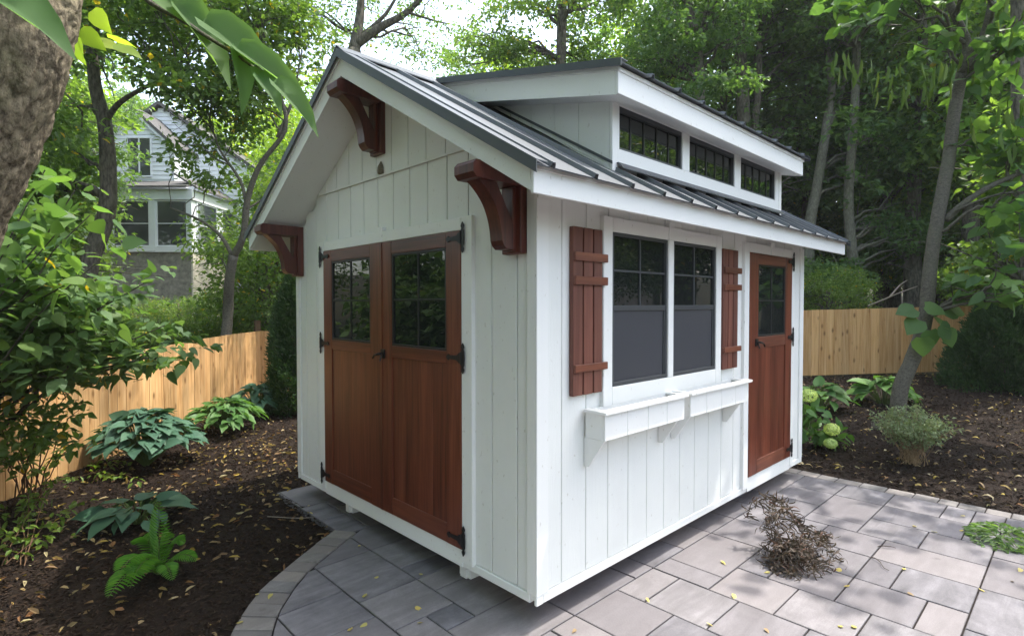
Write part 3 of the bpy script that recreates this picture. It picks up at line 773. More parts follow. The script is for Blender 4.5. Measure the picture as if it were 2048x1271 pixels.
# door trims
mb = MB()
mb.box(-.012, .02, .494, .588, .036, 2.032, .003); mb.box(-.012, .02, 2.349, 2.437, .036, 2.032, .003)
mb.box(-.0115, .02, .5885, 2.3485, 1.957, 2.031, .003); mb.box(-.017, .02, 1.447, 1.507, 1.958, 2.062, .002)
mb.obj('door_trim', [M['trim']], shed)
mb = MB(); mb.box(-.008, .02, .5885, 2.3485, .004, .106, .002); mb.obj('door_threshold', [M['trim']], shed)
mb = MB()
mb.box(2.385, 2.4705, -.012, .02, .035, 2.028, .003); mb.box(3.3835, 3.47, -.012, .02, .035, 2.028, .003)
mb.box(2.471, 3.383, -.0115, .02, 1.951, 2.0275, .003); mb.box(2.895, 2.955, -.016, .02, 1.952, 2.055, .002)
mb.box(2.471, 3.383, -.008, .02, .004, .119, .002)
mb.obj('door_trim', [M['trim']], shed)
# ---- twin window
wx = [.6183, 1.2241, 1.2902, 1.8936]; wz0, wz1, wzm = 1.054, 1.947, 1.509
mb = MB()
mb.box(.531, .617, -.014, .02, .945, 2.03, .003); mb.box(1.895, 1.975, -.014, .02, .945, 2.03, .003)
mb.box(.6175, 1.8945, -.0135, .02, 1.948, 2.0295, .003); mb.box(1.2255, 1.289, -.016, .02, 1.055, 1.9475, .003); mb.box(1.224, 1.29, -.020, .02, 1.9485, 2.062, .002)
mb.box(.6175, 1.8945, -.0135, .02, .95, 1.053, .003)
mb.obj('window_trim', [M['trim']], shed)
for a, b, lab in ((wx[0], wx[1], 'left sash window'), (wx[2], wx[3], 'right sash window')):
    mb = MB(); c = .020
    for (p, q, z0, z1) in ((a, b, wz0, wz0+c*1.2), (a, b, wz1-c, wz1), (a, a+c, wz0+c*1.2, wz1-c), (b-c, b, wz0+c*1.2, wz1-c)):
        mb.box(p, q, -.008, .03, z0, z1, .002)
    mb.box(a+c, b-c, -.004, .03, wzm-.016, wzm+.016, .002)
    for (p, q) in ((a+c, a+c+.012), (b-c-.012, b-c)): mb.box(p, q, -.001, .02, wz0+c*1.2, wzm-.016, .001)
    fr = mb.obj('window', [M['bronze']], shed); fr['label'] = lab
    mb = MB(); mb.box(a+c, b-c, .0085, .0125, wzm+.016, wz1-c); mb.obj('pane', [M['glass']], fr)
    mb = MB(); xm = (a+b)/2; zm = (wzm+wz1)/2
    mb.box(xm-.006, xm+.006, .001, .008, wzm+.016, wz1-c); mb.box(a+c, b-c, .0015, .0078, zm-.006, zm+.006); mb.obj('muntin', [M['bronze']], fr)
    mb = MB(); mb.box(a+c+.012, b-c-.012, .007, .009, wz0+c*1.2, wzm-.016); mb.obj('insect_screen', [M['screen']], fr)
# shutters
def shutter(x0, x1, lab, bx1):
    w = (x1-x0)
    mb = MB(); e = [(x0, x0+w*.315), (x0+w*.36, x0+w*.665), (x0+w*.71, x1)]
    for a, b in e: mb.box(a, b, -.018, .012, 1.040, 1.945, .0025)
    o = mb.obj('shutter', [M['shutter']], shed); o['label'] = lab
    for z0, z1 in ((1.765, 1.81), (1.637, 1.682), (1.167, 1.208)):
        mb = MB(); mb.box(x0+.001, bx1, -.034, -.0185, z0, z1, .003); mb.obj('batten', [M['stain_x']], o)
shutter(.2615, .5135, 'left shutter of three boards with battens', .548)
shutter(1.996, 2.2455, 'right shutter of three boards with battens', 2.283)
# planter boxes under the window
def planter(x0, x1, lab, brs):
    yf = -.132; z0, z1 = .799, .942
    mb = MB(); n = 4; w = (x1-x0)/n
    for k in range(n): mb.box(x0+w*k+.002, x0+w*(k+1)-.002, yf, yf+.013, z0, z1, .002)
    mb.box(x0+.003, x1-.003, yf+.004, yf+.016, z0+.002, z1); mb.box(x0, x0+.014, yf+.0165, .0, z0+.001, z1); mb.box(x1-.014, x1, yf+.0165, .0, z0+.001, z1)
    mb.box(x0+.014, x1-.014, yf+.0165, .0, z0+.002, z0+.014); mb.box(x0+.014, x1-.014, -.012, 0, z0+.014, z1+.01)
    o = mb.obj('planter_box', [M['trim']], shed); o['label'] = lab
    mb = MB(); lo, hi = x0-.022, x1+.018
    mb.box(lo, hi, yf-.022, yf+.030, z1+.0005, z1+.018, .002); mb.box(lo, x0+.035, yf+.0305, -.001, z1+.0005, z1+.0175, .002); mb.box(x1-.030, hi, yf+.0305, -.001, z1+.0005, z1+.0175, .002)
    mb.obj('lip', [M['trim']], o)
    for bx in brs:
        mb = MB(); mb.prism([(0.010, z0-.160), (0.010, z0-.0005), (yf+.006, z0-.0005), (-.02, z0-.160)], 0, bx, bx+.016); mb.obj('support', [M['trim']], o)
planter(.388, 1.228, 'left planter box under the window', (.389, 1.150))
planter(1.304, 2.188, 'right planter box under the window', (1.306, 2.060))
# carved roof brackets
def bracket(yc, zb, lab, hw=.072):
    z1 = zb+.42; mb = MB()
    mb.box(.013, -.034, yc-hw, yc+hw, zb, z1, .004, 0)                     # back plate
    mb.box(-.0345, -.060, yc-hw*.55, yc+hw*.55, zb+.012, z1-.085, .004, 0)
    # top beam with chamfered nose
    e = -.345; zt = z1; zbm = z1-.082
    mb.prism([(-.0345, zbm), (-.0345, zt), (e+.018, zt), (e, zt-.02), (e, zbm+.022), (e+.02, zbm)], 1, yc-hw, yc+hw, 1)
    # curved brace: concave front edge, straight back edge leaving a triangular opening
    out = smooth_path([(-.290, z1-.0825, 0), (-.235, z1-.128, 0), (-.188, z1-.185, 0), (-.158, z1-.25, 0), (-.143, z1-.31, 0), (-.137, z1-.362, 0)], 4)[:, :2]
    poly = [(-.0602, z1-.402)]+[(-.105, z1-.402), (-.125, z1-.385)]+[tuple(q) for q in out[::-1]]+[(-.172, z1-.0825), (-.070, z1-.262), (-.0602, z1-.275)]
    mb.prism(poly, 1, yc-hw*.62, yc+hw*.62, 0)
    o = mb.obj('roof_bracket', [M['bracket'], M['bracket']], shed); o['label'] = lab
    mod = o.modifiers.new('bevel', 'BEVEL'); mod.width = .004; mod.segments = 2; mod.limit_method = 'ANGLE'
bracket(.150, 1.790, 'right carved bracket at the eave corner')
bracket(1.497, 2.556, 'carved bracket under the gable peak')
bracket(2.852, 1.775, 'left carved bracket at the far eave corner')
# small weathered nest on the ledge
t = thing('wasp_nest', 'small brown nest-like lump on the gable wall under the peak bracket', 'nest', (-.004, 1.472, 2.424))
mb = MB(); mb.lathe([(.0, .001), (.024, .001), (.026, .02), (.024, .045), (.018, .06), (.010, .072), (.006, .082), (0, .09)], (0, 0, 0), 12); mb.obj('nest', [m_plain('papery_nest', (.17, .145, .11), .9, .2, 0, .4, 60)], t)

# ------------------------------------------------------------------ fences
def fence(name, label, P0, P1, z0f, z1f, bf, posts_back=1):
    P0 = np.array(P0); P1 = np.array(P1); L_ = np.linalg.norm(P1-P0); d = (P1-P0)/L_; nn = np.array([-d[1], d[0]])*posts_back
    root = thing(name, label, 'fence', (P0[0], P0[1], 0)); mb = MB(); x = 0; bw = .143
    def slabq(a, b, n0, n1, zA0, zB0, zA1, zB1):
        c = [d*a+nn*n0, d*b+nn*n0, d*b+nn*n1, d*a+nn*n1]; zz0 = [zA0, zB0, zB0, zA0]; zz1 = [zA1, zB1, zB1, zA1]
        V = [(*c[i], zz0[i]) for i in range(4)]+[(*c[i], zz1[i]) for i in range(4)]
        mb.add(V, [(0, 3, 2, 1), (4, 5, 6, 7), (0, 1, 5, 4), (1, 2, 6, 5), (2, 3, 7, 6), (3, 0, 4, 7)])
    while x < L_:
        w = bw*random.uniform(.97, 1.02); e = random.uniform(-.002, .003); jz = random.uniform(-.003, .003)
        slabq(x+.002, x+w-.002, -.009+e, .009+e, bf(x), bf(x+w), z1f(x)+jz, z1f(x+w)+jz); x += w
    mb.obj('boards', [M['cedar']], root)
    for k, zr in enumerate((.12, .6, 1.08)):
        mb = MB(); slabq(0, L_, .013, .05, z0f(0)+zr-.045, z0f(L_)+zr-.045, z0f(0)+zr+.045, z0f(L_)+zr+.045); mb.obj('rail', [M['cedar']], root)
    x = .05
    while x < L_:
        mb = MB(); slabq(x, x+.09, .052, .142, z0f(x)-.2, z0f(x)-.2, z1f(x)-.02, z1f(x)-.02); mb.obj('post', [M['cedar']], root); x += 2.4
    return root
fence('wooden_fence', 'new cedar board fence along the left bed, running away to the corner', FL, (FC[0], FC[1]), lambda s: -.14, lambda s: float(np.interp(s, [0, 3.8, 4.9, 6.2, 7.3, 8.2, 9], [.85, .908, .941, 1.0, 1.038, 1.055, 1.055])), lambda s: -.17)
LB = math.hypot(FR[0]-FC[0], FR[1]-FC[1])
tp = lambda s: float(np.interp(s, [0, 1.5, 9.8, 12.97, LB], [1.05, 1.06, 1.41, 1.487, 1.57]))
fb = lambda s: float(np.interp(s, [0, 1.5, 9.8, 12.97, LB], [-.17, -.16, .195, .27, .33]))
fence('wooden_fence', 'new cedar board fence crossing behind the shed to the dark evergreen', (FC[0], FC[1]), FR, lambda s: fb(s)+.05, tp, fb)
mb = MB(); mb.box(FC[0]-.03, FC[0]+.06, FC[1]+.13, FC[1]+.22, -.2, 1.24, .003); tag(mb.obj('fence_post', [M['stem']]), 'dark post standing up behind the fence corner', 'post')

# ------------------------------------------------------------------ neighbour's house
hp = np.array((3.534, 20.577, 3.490))
house = thing('neighbour_house', 'white sided house on a pale stucco base seen through the left trees', 'house', (hp[0], hp[1], 0))
house.rotation_euler = (0, 0, math.atan2(-.693, .721))
def lap(mb, x0, x1, y, z0, z1, step=.17, axis='x', top=None):
    z = z0
    while z < z1:
        zz = min(z+step, z1); a0, a1 = x0, x1
        if top:
            r = top(zz-.01)
            if r is None: break
            a0, a1 = max(x0, r[0]), min(x1, r[1])
            if a1 <= a0: break
        if axis == 'x': mb.add([(a0, y-.028, z), (a1, y-.028, z), (a1, y-.004, zz), (a0, y-.004, zz), (a0, y, z), (a1, y, z)], [(0, 1, 2, 3), (4, 5, 1, 0)])
        else: mb.add([(y+.028, a0, z), (y+.028, a1, z), (y+.004, a1, zz), (y+.004, a0, zz), (y, a0, z), (y, a1, z)], [(0, 1, 2, 3), (4, 5, 1, 0)])
        z = zz
def hwin(name, x0, x1, z0, z1, y, axis='x', split=1, horiz=True):
    mb = MB(); c = .05
    def B(a0, a1, d0, d1, q0, q1):
        if axis == 'x': mb.box(a0, a1, y-d1, y-d0, q0, q1)
        else: mb.box(y+d0, y+d1, a0, a1, q0, q1)
    B(x0, x1, .0, .05, z0, z0+c); B(x0, x1, .0, .05, z1-c, z1); B(x0, x0+c, 0, .049, z0+c, z1-c); B(x1-c, x1, 0, .049, z0+c, z1-c)
    for k in range(1, split): q = x0+(x1-x0)*k/split; B(q-.02, q+.02, 0, .047, z0+c, z1-c)
    if horiz: B(x0+c, x1-c, 0, .045, (z0+z1)/2-.015, (z0+z1)/2+.015)
    w = mb.obj(name, [M['house_white']], house)
    mb = MB(); B(x0+c, x1-c, .004, .012, z0+c, z1-c); mb.obj('pane', [M['glass_house']], w)
mb = MB(); mb.box(-7, -.0, .08, 9, 3.5, 5.3); mb.box(-7, 1.2, 3.0, 10, -.5, 6.9); mb.obj('wall', [M['house_white']], house)
mb = MB(); mb.box(-7, -.03, .03, 5.2, -.5, 3.49); mb.obj('stone_wall', [M['stonew']], house)
mb = MB(); mb.box(-.029, .03, .029, 5.25, -.5, 3.49); mb.box(.0301, 1.15, 2.95, 5.2, -.5, 2.2); mb.obj('stucco_wall', [M['stucco']], house)
mb = MB()
for x0, x1 in ((-7, -6.6), (-5.3, -5.15), (-4.0, -3.82), (-2.98, -2.86), (-1.5, -1.28), (-.14, .03)): mb.box(x0, x1, -.02, .1, 3.5, 5.3)
mb.box(-7.05, .08, -.05, .1, 5.3, 5.68); mb.box(-7.05, .06, -.06, .1, 3.42, 3.6)
for y0, y1 in ((.101, .3), (1.7, 2.06), (3.27, 3.56), (4.7, 5.2)): mb.box(-.08, .031, y0, y1, 3.5, 5.3)
mb.box(-.08, .081, .101, 5.25, 5.3, 5.68); mb.box(-.08, .061, .101, 5.25, 3.42, 3.6)
mb.obj('porch_frame', [M['house_white']], house)
for x0, x1 in ((-5.15, -4.0), (-3.82, -2.98), (-2.86, -1.5), (-1.28, -.14)): hwin('window', x0, x1, 3.62, 5.29, .06)
for y0, y1 in ((.3, 1.7), (2.06, 3.27), (3.56, 4.7)): hwin('window', y0, y1, 3.62, 5.29, .004, 'y')
mb = MB(); mb.prism([(-.25, 5.69), (1.5, 6.25), (1.5, 6.31), (-.25, 5.76)], 0, -7.2, -.0); mb.prism([(.22, 5.69), (-.6, 6.2), (-.6, 6.27), (.22, 5.76)], 1, 0.0, 5.3); mb.obj('porch_roof', [M['shingle']], house)
mb = MB(); ax, az = -2.96, 9.0
lap(mb, -4.35, -1.5, 1.5, 6.2, 7.75); lap(mb, -4.35, -1.5, 1.5, 7.75, 9.0, top=lambda z: (ax-(az-z)/.92, ax+(az-z)/.92))
lap(mb, -1.5, 1.2, 3.0, 5.2, 6.9); lap(mb, -7, 1.2, 3.0, 6.9, 10.2, top=lambda z: (-2.9-(9.7-z)/.7, -2.9+(9.7-z)/.7))
lap(mb, 3, 10, 1.2, 2.2, 6.9, axis='y')
mb.box(-4.35, -1.5, 1.53, 3.0, 6.2, 7.7); mb.obj('siding', [M['house_white']], house)
mb = MB()
mb.prism([(ax-1.6, az-1.47), (ax, az), (ax+1.6, az-1.47), (ax+1.6, az-1.33), (ax, az+.14), (ax-1.6, az-1.33)], 1, 1.3, 3.2); mb.obj('gable_roof', [M['shingle']], house)
mb = MB(); mb.prism([(ax-1.58, az-1.60), (ax, az-.13), (ax+1.58, az-1.60), (ax+1.58, az-1.48), (ax, az-.008), (ax-1.58, az-1.48)], 1, 1.33, 1.46); mb.obj('bargeboard', [M['house_white']], house)
mb = MB(); mb.prism([(-7.2, 6.75), (-2.9, 9.72), (1.4, 6.75), (1.4, 6.9), (-2.9, 9.87), (-7.2, 6.9)], 1, 2.8, 10.2); mb.obj('roof', [M['shingle']], house)
mb = MB(); mb.prism([(-7, 6.85), (-2.9, 9.65), (1.2, 6.85)], 1, 3.03, 3.1); mb.obj('gable_wall', [M['house_white']], house)
hwin('window', -3.28, -2.32, 6.45, 7.98, 1.475, 'x', 2, False)
mb = MB()
for k in range(4): mb.box(-3.08, -2.84, 1.45, 1.47, 8.28+k*.05, 8.305+k*.05)
mb.obj('gable_vent', [M['shingle']], house)
# lower window in the stucco
hwin('window', 3.4, 4.3, 1.0, 2.2, .031, 'y')

# ------------------------------------------------------------------ trees
def T(x, y, dz=-.1): return (x, y, float(terr(x, y))+dz)
# 1 leaning foreground trunk
P = [(-2.347, 1.572, 0.409), (-2.308, 1.552, 0.928), (-2.246, 1.512, 1.468), (-2.162, 1.448, 1.925), (-2.020, 1.297, 2.312), (-1.926, 1.176, 2.647), (-1.874, 1.141, 3.074), (-1.791, 1.172, 4.250)]
P[0] = (P[0][0], P[0][1], -.2)
fore = thing('leaning_tree', 'big leaning tree with furrowed grey brown bark in the left foreground', 'tree', P[0])
foff = tuple(-c for c in P[0])
mb = MB(); PT = smooth_path(P, 44); Ln = np.linspace(0, 1, len(PT)); rad = .27-.05*Ln+.06*np.exp(-Ln*9)
seg = 150; mb.tube(PT, rad, seg, True)
V = np.array(mb.V)
c0 = np.repeat(PT, seg, 0); dv = V-c0; dn = norm(dv)
ang = np.arctan2(dn[:, 1], dn[:, 0]); zz = V[:, 2]
def vnoise(a, b, s_):
    g_ = np.random.default_rng(s_).random((64, 512)); ia = np.floor(a).astype(int); ib = np.floor(b).astype(int); fa = a-ia; fb = b-ib; fa = fa*fa*(3-2*fa); fb = fb*fb*(3-2*fb)
    q = lambda i, j: g_[i % 64, j % 512]
    return (q(ia, ib)*(1-fa)+q(ia+1, ib)*fa)*(1-fb)+(q(ia, ib+1)*(1-fa)+q(ia+1, ib+1)*fa)*fb
au = ang/(2*math.pi)*64; w1 = vnoise(au*.5, zz*9, 1)*2.2
rg = 1-np.abs(2*vnoise(au+w1, zz*16+w1, 2)-1); rg2 = 1-np.abs(2*vnoise(au*.5+w1*.5, zz*7, 3)-1)
bmp = -.014*np.clip(rg-.55, 0, 1)*2-.010*np.clip(rg2-.5, 0, 1)*2+.012*np.sin(ang*3+zz*1.1)+.004*vnoise(au*2 % 64, zz*50, 5)
V = V+dn*bmp[:, None]; mb.V = [tuple(v) for v in V+np.array(foff)]
# limbs high above the frame
TOP = PT[-1]
for k in range(7):
    a = k*.9+.3; s = PT[-1-3*k] ; e = s+np.array([math.cos(a)*2.6, math.sin(a)*2.6, 1.6+.3*k])
    PB = bez(s, e, 8, .3, .08)+np.array(foff); mb.tube(PB, np.linspace(.10, .02, 8), 8, False)
mb.obj('trunk', [M['bark_big']], fore, True)
Cc = np.concatenate([in_ell((TOP[0]-2.2, TOP[1]+.2, TOP[2]+2.0), (2.9, 2.9, 1.5), 130, .2), in_ell((TOP[0]-1.5, TOP[1]-2.5, TOP[2]+2.0), (3., 2.5, 1.2), 80, .2)])
Cc = Cc[Cc[:, 2] > 4.6]
leaf_obj('crown', [clump_leaves(Cc, .55, 60, .15, .085, T_SIMPLE)], M['leaf_mid'], fore, False, foff)
# low branch with large leaves hanging into the frame
bp = [(-1.849, 0.640, 3.297), (-1.666, 0.232, 2.589), (-1.538, -0.038, 2.364), (-1.449, -0.196, 2.245), (-1.388, -0.329, 2.139)]
mb = MB(); mb.tube(smooth_path(bp, 5)+np.array(foff), np.linspace(.011, .0025, 21), 6, False)

big = [
    ((-1.620, 0.058, 2.482), (0.139, -0.180, -0.142), 0.115, -0.2),
    ((-1.567, 0.005, 2.417), (0.117, -0.160, -0.178), 0.09, 0.3),
    ((-1.520, -0.097, 2.357), (0.149, -0.190, -0.135), 0.1, -0.15),
    ((-1.459, -0.186, 2.274), (0.018, -0.064, -0.170), 0.06, 0.5),
    ((-1.466, -0.208, 2.258), (0.130, -0.170, -0.105), 0.075, -0.1),
    ((-1.420, -0.268, 2.196), (-0.007, -0.037, -0.054), 0.05, 0.5),
    ((-1.422, -0.366, 2.133), (0.075, -0.117, -0.109), 0.06, 0.1),
    ((-1.432, -0.285, 2.174), (0.037, -0.080, -0.088), 0.05, 0.2),
    ((-1.988, 0.328, 2.455), (0.174, -0.213, -0.134), 0.13, 0.1),
]
lv = []
for p, d, w, tw in big:
    l = float(np.linalg.norm(d)); lv.append(leaves(np.array([p]), np.array([d]), np.array([(-.45+tw, -.35, .75)]), l*1.05, w*1.15, T_NEAR))
br = mb.obj('branch', [M['bark_smooth']], fore, True)
for l_ in lv: leaf_obj('leaf', [l_], M['leaf_near'], br, True, foff)
# bright young leaves beside the trunk
pts = np.array([(-1.643, 1.396, 2.820), (-1.577, 1.471, 2.821), (-1.550, 1.306, 2.785), (-1.660, 1.411, 2.785), (-1.507, 1.403, 2.797), (-1.583, 1.482, 2.967)])
leaf_obj('leaf', [leaves(pts, np.array([(.5, -.4, -.5), (.6, -.5, -.2), (.8, -.5, -.1), (.1, -.2, -1), (.7, -.6, -.3), (.3, -.3, -.6)]), rng.normal(size=(6, 3))*.5+np.array([-.5, -.5, .6]), .13, .085, T_BROAD)], M['leaf_bright'], fore, True, foff)

def A(*p): return [tuple(q) for q in p]
# 2 tree in front of the house
b = (-0.837, 9.448, 1.440)
tree('maple_tree', 'forked dark trunked tree left of the white house gable', 'tree',
     [([T(b[0], b[1]), (-0.757, 9.389, 1.927), (-0.504, 9.183, 2.983), (-0.466, 9.174, 3.796), (-0.500, 9.232, 4.527), (-0.595, 9.343, 5.096), (-0.609, 9.387, 5.990), (-0.494, 9.328, 7.452)], .15, .07), ([(-0.471, 9.204, 4.527), (-0.326, 8.935, 4.775), (-0.042, 8.252, 4.937), (0.327, 7.486, 5.042)], .05, .02)],
     [((0.147, 8.111, 6.101), (1.6, 1.3, .75), 84), ((-0.629, 9.424, 6.477), (1.6, 1.4, .9), 60), ((-1.016, 10.261, 3.897), (.6, .8, 1.2), 42), ((-0.606, 9.446, 7.778), (2.4, 2.4, 1.2), 90), ((-1.273, 8.594, 4.701), (.6, .6, .8), 22), ((0.401, 7.266, 4.778), (.8, .8, .25), 12)],
     'leaf_mid', .115, .070, 62, .42, 'bark', 40)
# 3 slender multi-stem tree by the fence
b = (0.757, 7.350, 1.054)
tree('slender_tree', 'slender tree with several thin grey stems between the house and the shed', 'tree',
     [([T(b[0], b[1]+.5), (0.955, 8.000, 1.269), (0.918, 7.778, 1.844), (0.946, 7.629, 2.323)], .085, .07), ([(0.946, 7.628, 2.307), (1.034, 7.417, 2.631), (1.054, 7.277, 3.169), (1.169, 7.047, 3.693), (1.419, 6.686, 4.205), (1.333, 6.647, 4.704), (1.088, 6.763, 5.266)], .06, .018),
      ([(0.934, 7.640, 2.307), (0.796, 7.785, 2.644), (0.568, 8.012, 2.885), (0.199, 8.234, 3.069)], .035, .012), ([(1.042, 7.287, 3.090), (0.975, 7.364, 3.483), (0.725, 7.481, 3.927), (0.621, 7.597, 4.393)], .03, .01), ([(1.333, 6.764, 4.090), (1.510, 6.614, 4.665), (1.604, 6.545, 5.279)], .03, .01)],
     [((0.796, 7.442, 4.781), (.95, .7, .7), 52), ((1.314, 6.972, 5.557), (1.0, .8, .8), 62), ((0.671, 7.807, 3.824), (.6, .6, .45), 13), ((1.656, 7.530, 3.113), (.35, .5, .4), 9), ((0.956, 7.199, 6.201), (1.1, 1., .7), 50), ((0.890, 8.386, 2.622), (.5, .4, .35), 8)],
     'leaf_mid', .10, .062, 46, .36, 'bark_smooth', 60, limb_r=.02)
# 4 tree whose fork shows over the ridge
b = (3.969, 9.189, 7.038)
tree('forked_tree', 'tall tree forking against the bright sky over the roof ridge', 'tree',
     [([T(b[0], b[1]), (b[0]-.1, b[1], 3.), (3.937, 9.219, 7.038)], .24, .15), ([(3.937, 9.219, 7.038), (4.008, 9.167, 7.471), (4.066, 9.133, 8.121), (4.121, 9.141, 9.854)], .13, .06), ([(3.971, 9.191, 7.168), (4.353, 8.837, 7.525), (4.829, 8.394, 7.903), (5.311, 7.957, 8.661)], .11, .04), ([(4.052, 9.119, 7.341), (4.436, 8.767, 7.795), (4.680, 8.551, 8.337)], .05, .025), ([(4.789, 8.430, 7.849), (5.215, 8.014, 7.664), (5.449, 7.788, 7.599)], .03, .01)],
     [((3.414, 9.737, 7.472), (.9, .9, 1.0), 16), ((5.456, 8.345, 7.891), (1.0, 1, .6), 14), ((4.836, 9.218, 7.881), (1.3, 1., .7), 11), ((5.396, 8.652, 7.084), (.5, .5, .3), 6), ((5.053, 10.984, 8.840), (1.7, 1.2, .9), 20), ((6.045, 10.010, 8.207), (.9, .8, .5), 8), ((4.394, 8.878, 9.854), (2.6, 2.6, 1.1), 80), ((3.3, 5.6, 9.4), (2.7, 2.3, 1.0), 84), ((2.9, 2.9, 10.2), (2.0, 1.8, .8), 46), ((3.273, 9.902, 8.338), (1., 1., .8), 16)],  # highest clumps over the shed are out of frame, added to shade fence and bed
     'leaf_mid', .10, .045, 38, .42, 'bark', 50, limb_r=.03)
# shared helper for the woodland behind
def straight(u0, *pts): return pts
b = (9.464, 8.112, 8.138)
tree('woodland_tree', 'tall straight trunk rising behind the middle of the dormer roof', 'tree',
     [([T(b[0], b[1]), (b[0], b[1], 4), (9.464, 8.112, 8.138), (9.522, 8.112, 9.763), (9.600, 8.131, 12.472)], .18, .10)],
     [((8.872, 8.708, 8.952), (1.5, 1.5, 1.1), 44), ((10.074, 7.610, 10.575), (2.2, 2., 1.4), 80), ((8.409, 9.820, 8.220), (1.3, 1.2, 1.0), 30), ((11.041, 8.000, 8.578), (1.4, 1.4, .9), 30)],
     'leaf_mid', .13, .075, 60, .5, 'bark', 40)
b = (10.238, 4.548, 6.785)
tree('woodland_tree', 'dark trunk with upward fork above the dormer fascia', 'tree',
     [([T(b[0], b[1]), (b[0], b[1], 4), (10.262, 4.522, 6.668), (10.228, 4.587, 7.607), (10.103, 4.744, 8.664), (10.001, 4.890, 10.072)], .17, .08), ([(10.249, 4.558, 7.372), (10.391, 4.451, 8.194), (10.666, 4.227, 9.367)], .10, .05)],
     [((10.327, 4.553, 9.368), (2., 2., 1.2), 90), ((9.342, 4.876, 7.421), (.8, .9, .7), 36), ((10.321, 3.815, 7.937), (.8, .8, .6), 20), ((9.567, 3.786, 6.219), (.8, .8, .25), 12)],
     'leaf_dark', .12, .072, 64, .42, 'bark', 40)
b = (13.028, 4.629, 6.374)
tree('woodland_tree', 'double dark trunk behind the far end of the dormer roof', 'tree',
     [([T(b[0], b[1]), (12.992, 4.593, 4.342), (13.009, 4.648, 6.374), (12.982, 4.735, 8.134), (12.967, 4.833, 10.572)], .24, .12), ([(13.114, 4.523, 5.696), (13.285, 4.406, 7.051), (13.368, 4.392, 8.946)], .12, .07)],
     [((13.196, 4.604, 10.301), (2.3, 2.3, 1.3), 90), ((14.271, 4.202, 8.493), (1.2, 1.2, .8), 22), ((15.052, 4.044, 5.540), (1.1, 1.2, 1.2), 14)],
     'leaf_dark', .13, .078, 62, .46, 'bark', 40)
b = (14.482, 4.597, 5.685)
tree('leaning_tree', 'trunk leaning up to the right over the end of the dormer roof', 'tree',
     [([T(b[0]-.6, b[1]+.4), (b[0]-.3, b[1]+.2, 3), (14.539, 4.552, 5.974), (15.186, 3.973, 7.201), (15.732, 3.496, 8.572), (16.175, 3.121, 10.016), (16.628, 2.756, 12.038)], .23, .12)],
     [((15.842, 2.918, 10.931), (2.4, 2.4, 1.3), 96), ((14.540, 3.267, 8.945), (.9, .9, .6), 7)],
     'leaf_mid', .13, .078, 62, .46, 'bark', 40)
b = (13.659, 3.229, 3.462)
tree('woodland_tree', 'pale grey trunk just beyond the far eave, splitting near its top', 'tree',
     [([T(b[0], b[1]), (13.685, 3.200, 3.331), (13.869, 3.069, 4.640), (14.088, 2.917, 6.341), (14.199, 2.842, 7.258)], .15, .10), ([(14.015, 2.974, 5.949), (14.283, 2.741, 6.668), (14.440, 2.620, 7.519), (14.560, 2.554, 8.959)], .06, .03), ([(14.199, 2.842, 7.258), (14.083, 3.003, 8.698), (14.022, 3.126, 10.531)], .10, .06)],
     [((14.080, 2.893, 9.428), (1.8, 1.8, 1.2), 50), ((15.061, 2.640, 5.288), (.9, .9, .8), 34), ((12.959, 3.162, 2.131), (1., 1., .5), 26)],
     'leaf_dark', .12, .07, 62, .44, 'bark_pale', 36)
b = (14.020, 2.113, 1.245)
tree('woodland_tree', 'upright grey trunk standing behind the cedar fence beside the eave', 'tree',
     [([T(b[0], b[1]), (13.999, 2.146, 1.625), (13.908, 2.286, 3.142), (13.880, 2.348, 4.153), (13.994, 2.300, 5.922), (14.074, 2.271, 7.313), (14.158, 2.283, 9.967)], .14, .09)],
     [((13.895, 1.946, 8.989), (2., 2., 1.3), 50), ((14.898, 1.694, 5.471), (1., 1., .9), 46), ((13.064, 2.506, 2.114), (.9, .7, .5), 30), ((15.310, 1.640, 3.329), (1.3, 1.0, .8), 46)],
     'leaf_dark', .12, .07, 62, .44, 'bark_pale', 36)
# 10 catalpa-like tree on the right bed
b = (6.339, -0.255, 0.238)
cat = tree('catalpa_tree', 'crooked grey trunked tree with large round leaves in the right mulch bed', 'tree',
     [([T(b[0], b[1]), (6.365, -0.273, 0.441), (6.491, -0.380, 0.851), (6.609, -0.476, 1.325), (6.677, -0.516, 2.083), (6.762, -0.575, 2.715), (6.860, -0.647, 3.347), (6.920, -0.685, 3.916), (7.008, -0.750, 4.485)], .092, .066),
      ([(7.008, -0.750, 4.485), (7.059, -0.788, 4.801), (6.930, -0.649, 5.243), (6.825, -0.531, 5.749), (6.704, -0.384, 6.634)], .06, .03), ([(6.993, -0.738, 4.422), (7.065, -0.932, 4.816), (7.031, -1.023, 5.260), (6.889, -1.137, 6.044)], .065, .03),
      ([(6.814, -0.630, 2.589), (6.872, -0.817, 2.792), (6.991, -1.063, 2.988), (7.189, -1.386, 3.148), (7.658, -1.968, 3.361)], .045, .02)],
     [((7.090, -1.094, 4.830), (.7, .7, .6), 9), ((7.040, -1.364, 3.660), (.45, .5, .5), 9), ((6.809, -1.460, 2.498), (.4, .4, .4), 7), ((6.558, -0.930, 6.856), (2.6, 2.4, 1.0), 32), ((6.545, -1.233, 1.718), (.4, .35, .08), 5), ((6.148, -0.444, 5.508), (.9, 1., .45), 12)],
     'leaf_cat', .165, .145, 22, .40, 'bark_smooth', 40, tpl=T_HEART, limb_r=.025, tilt=.45, flare=1.15)
coff = tuple(-c for c in T(b[0], b[1]))
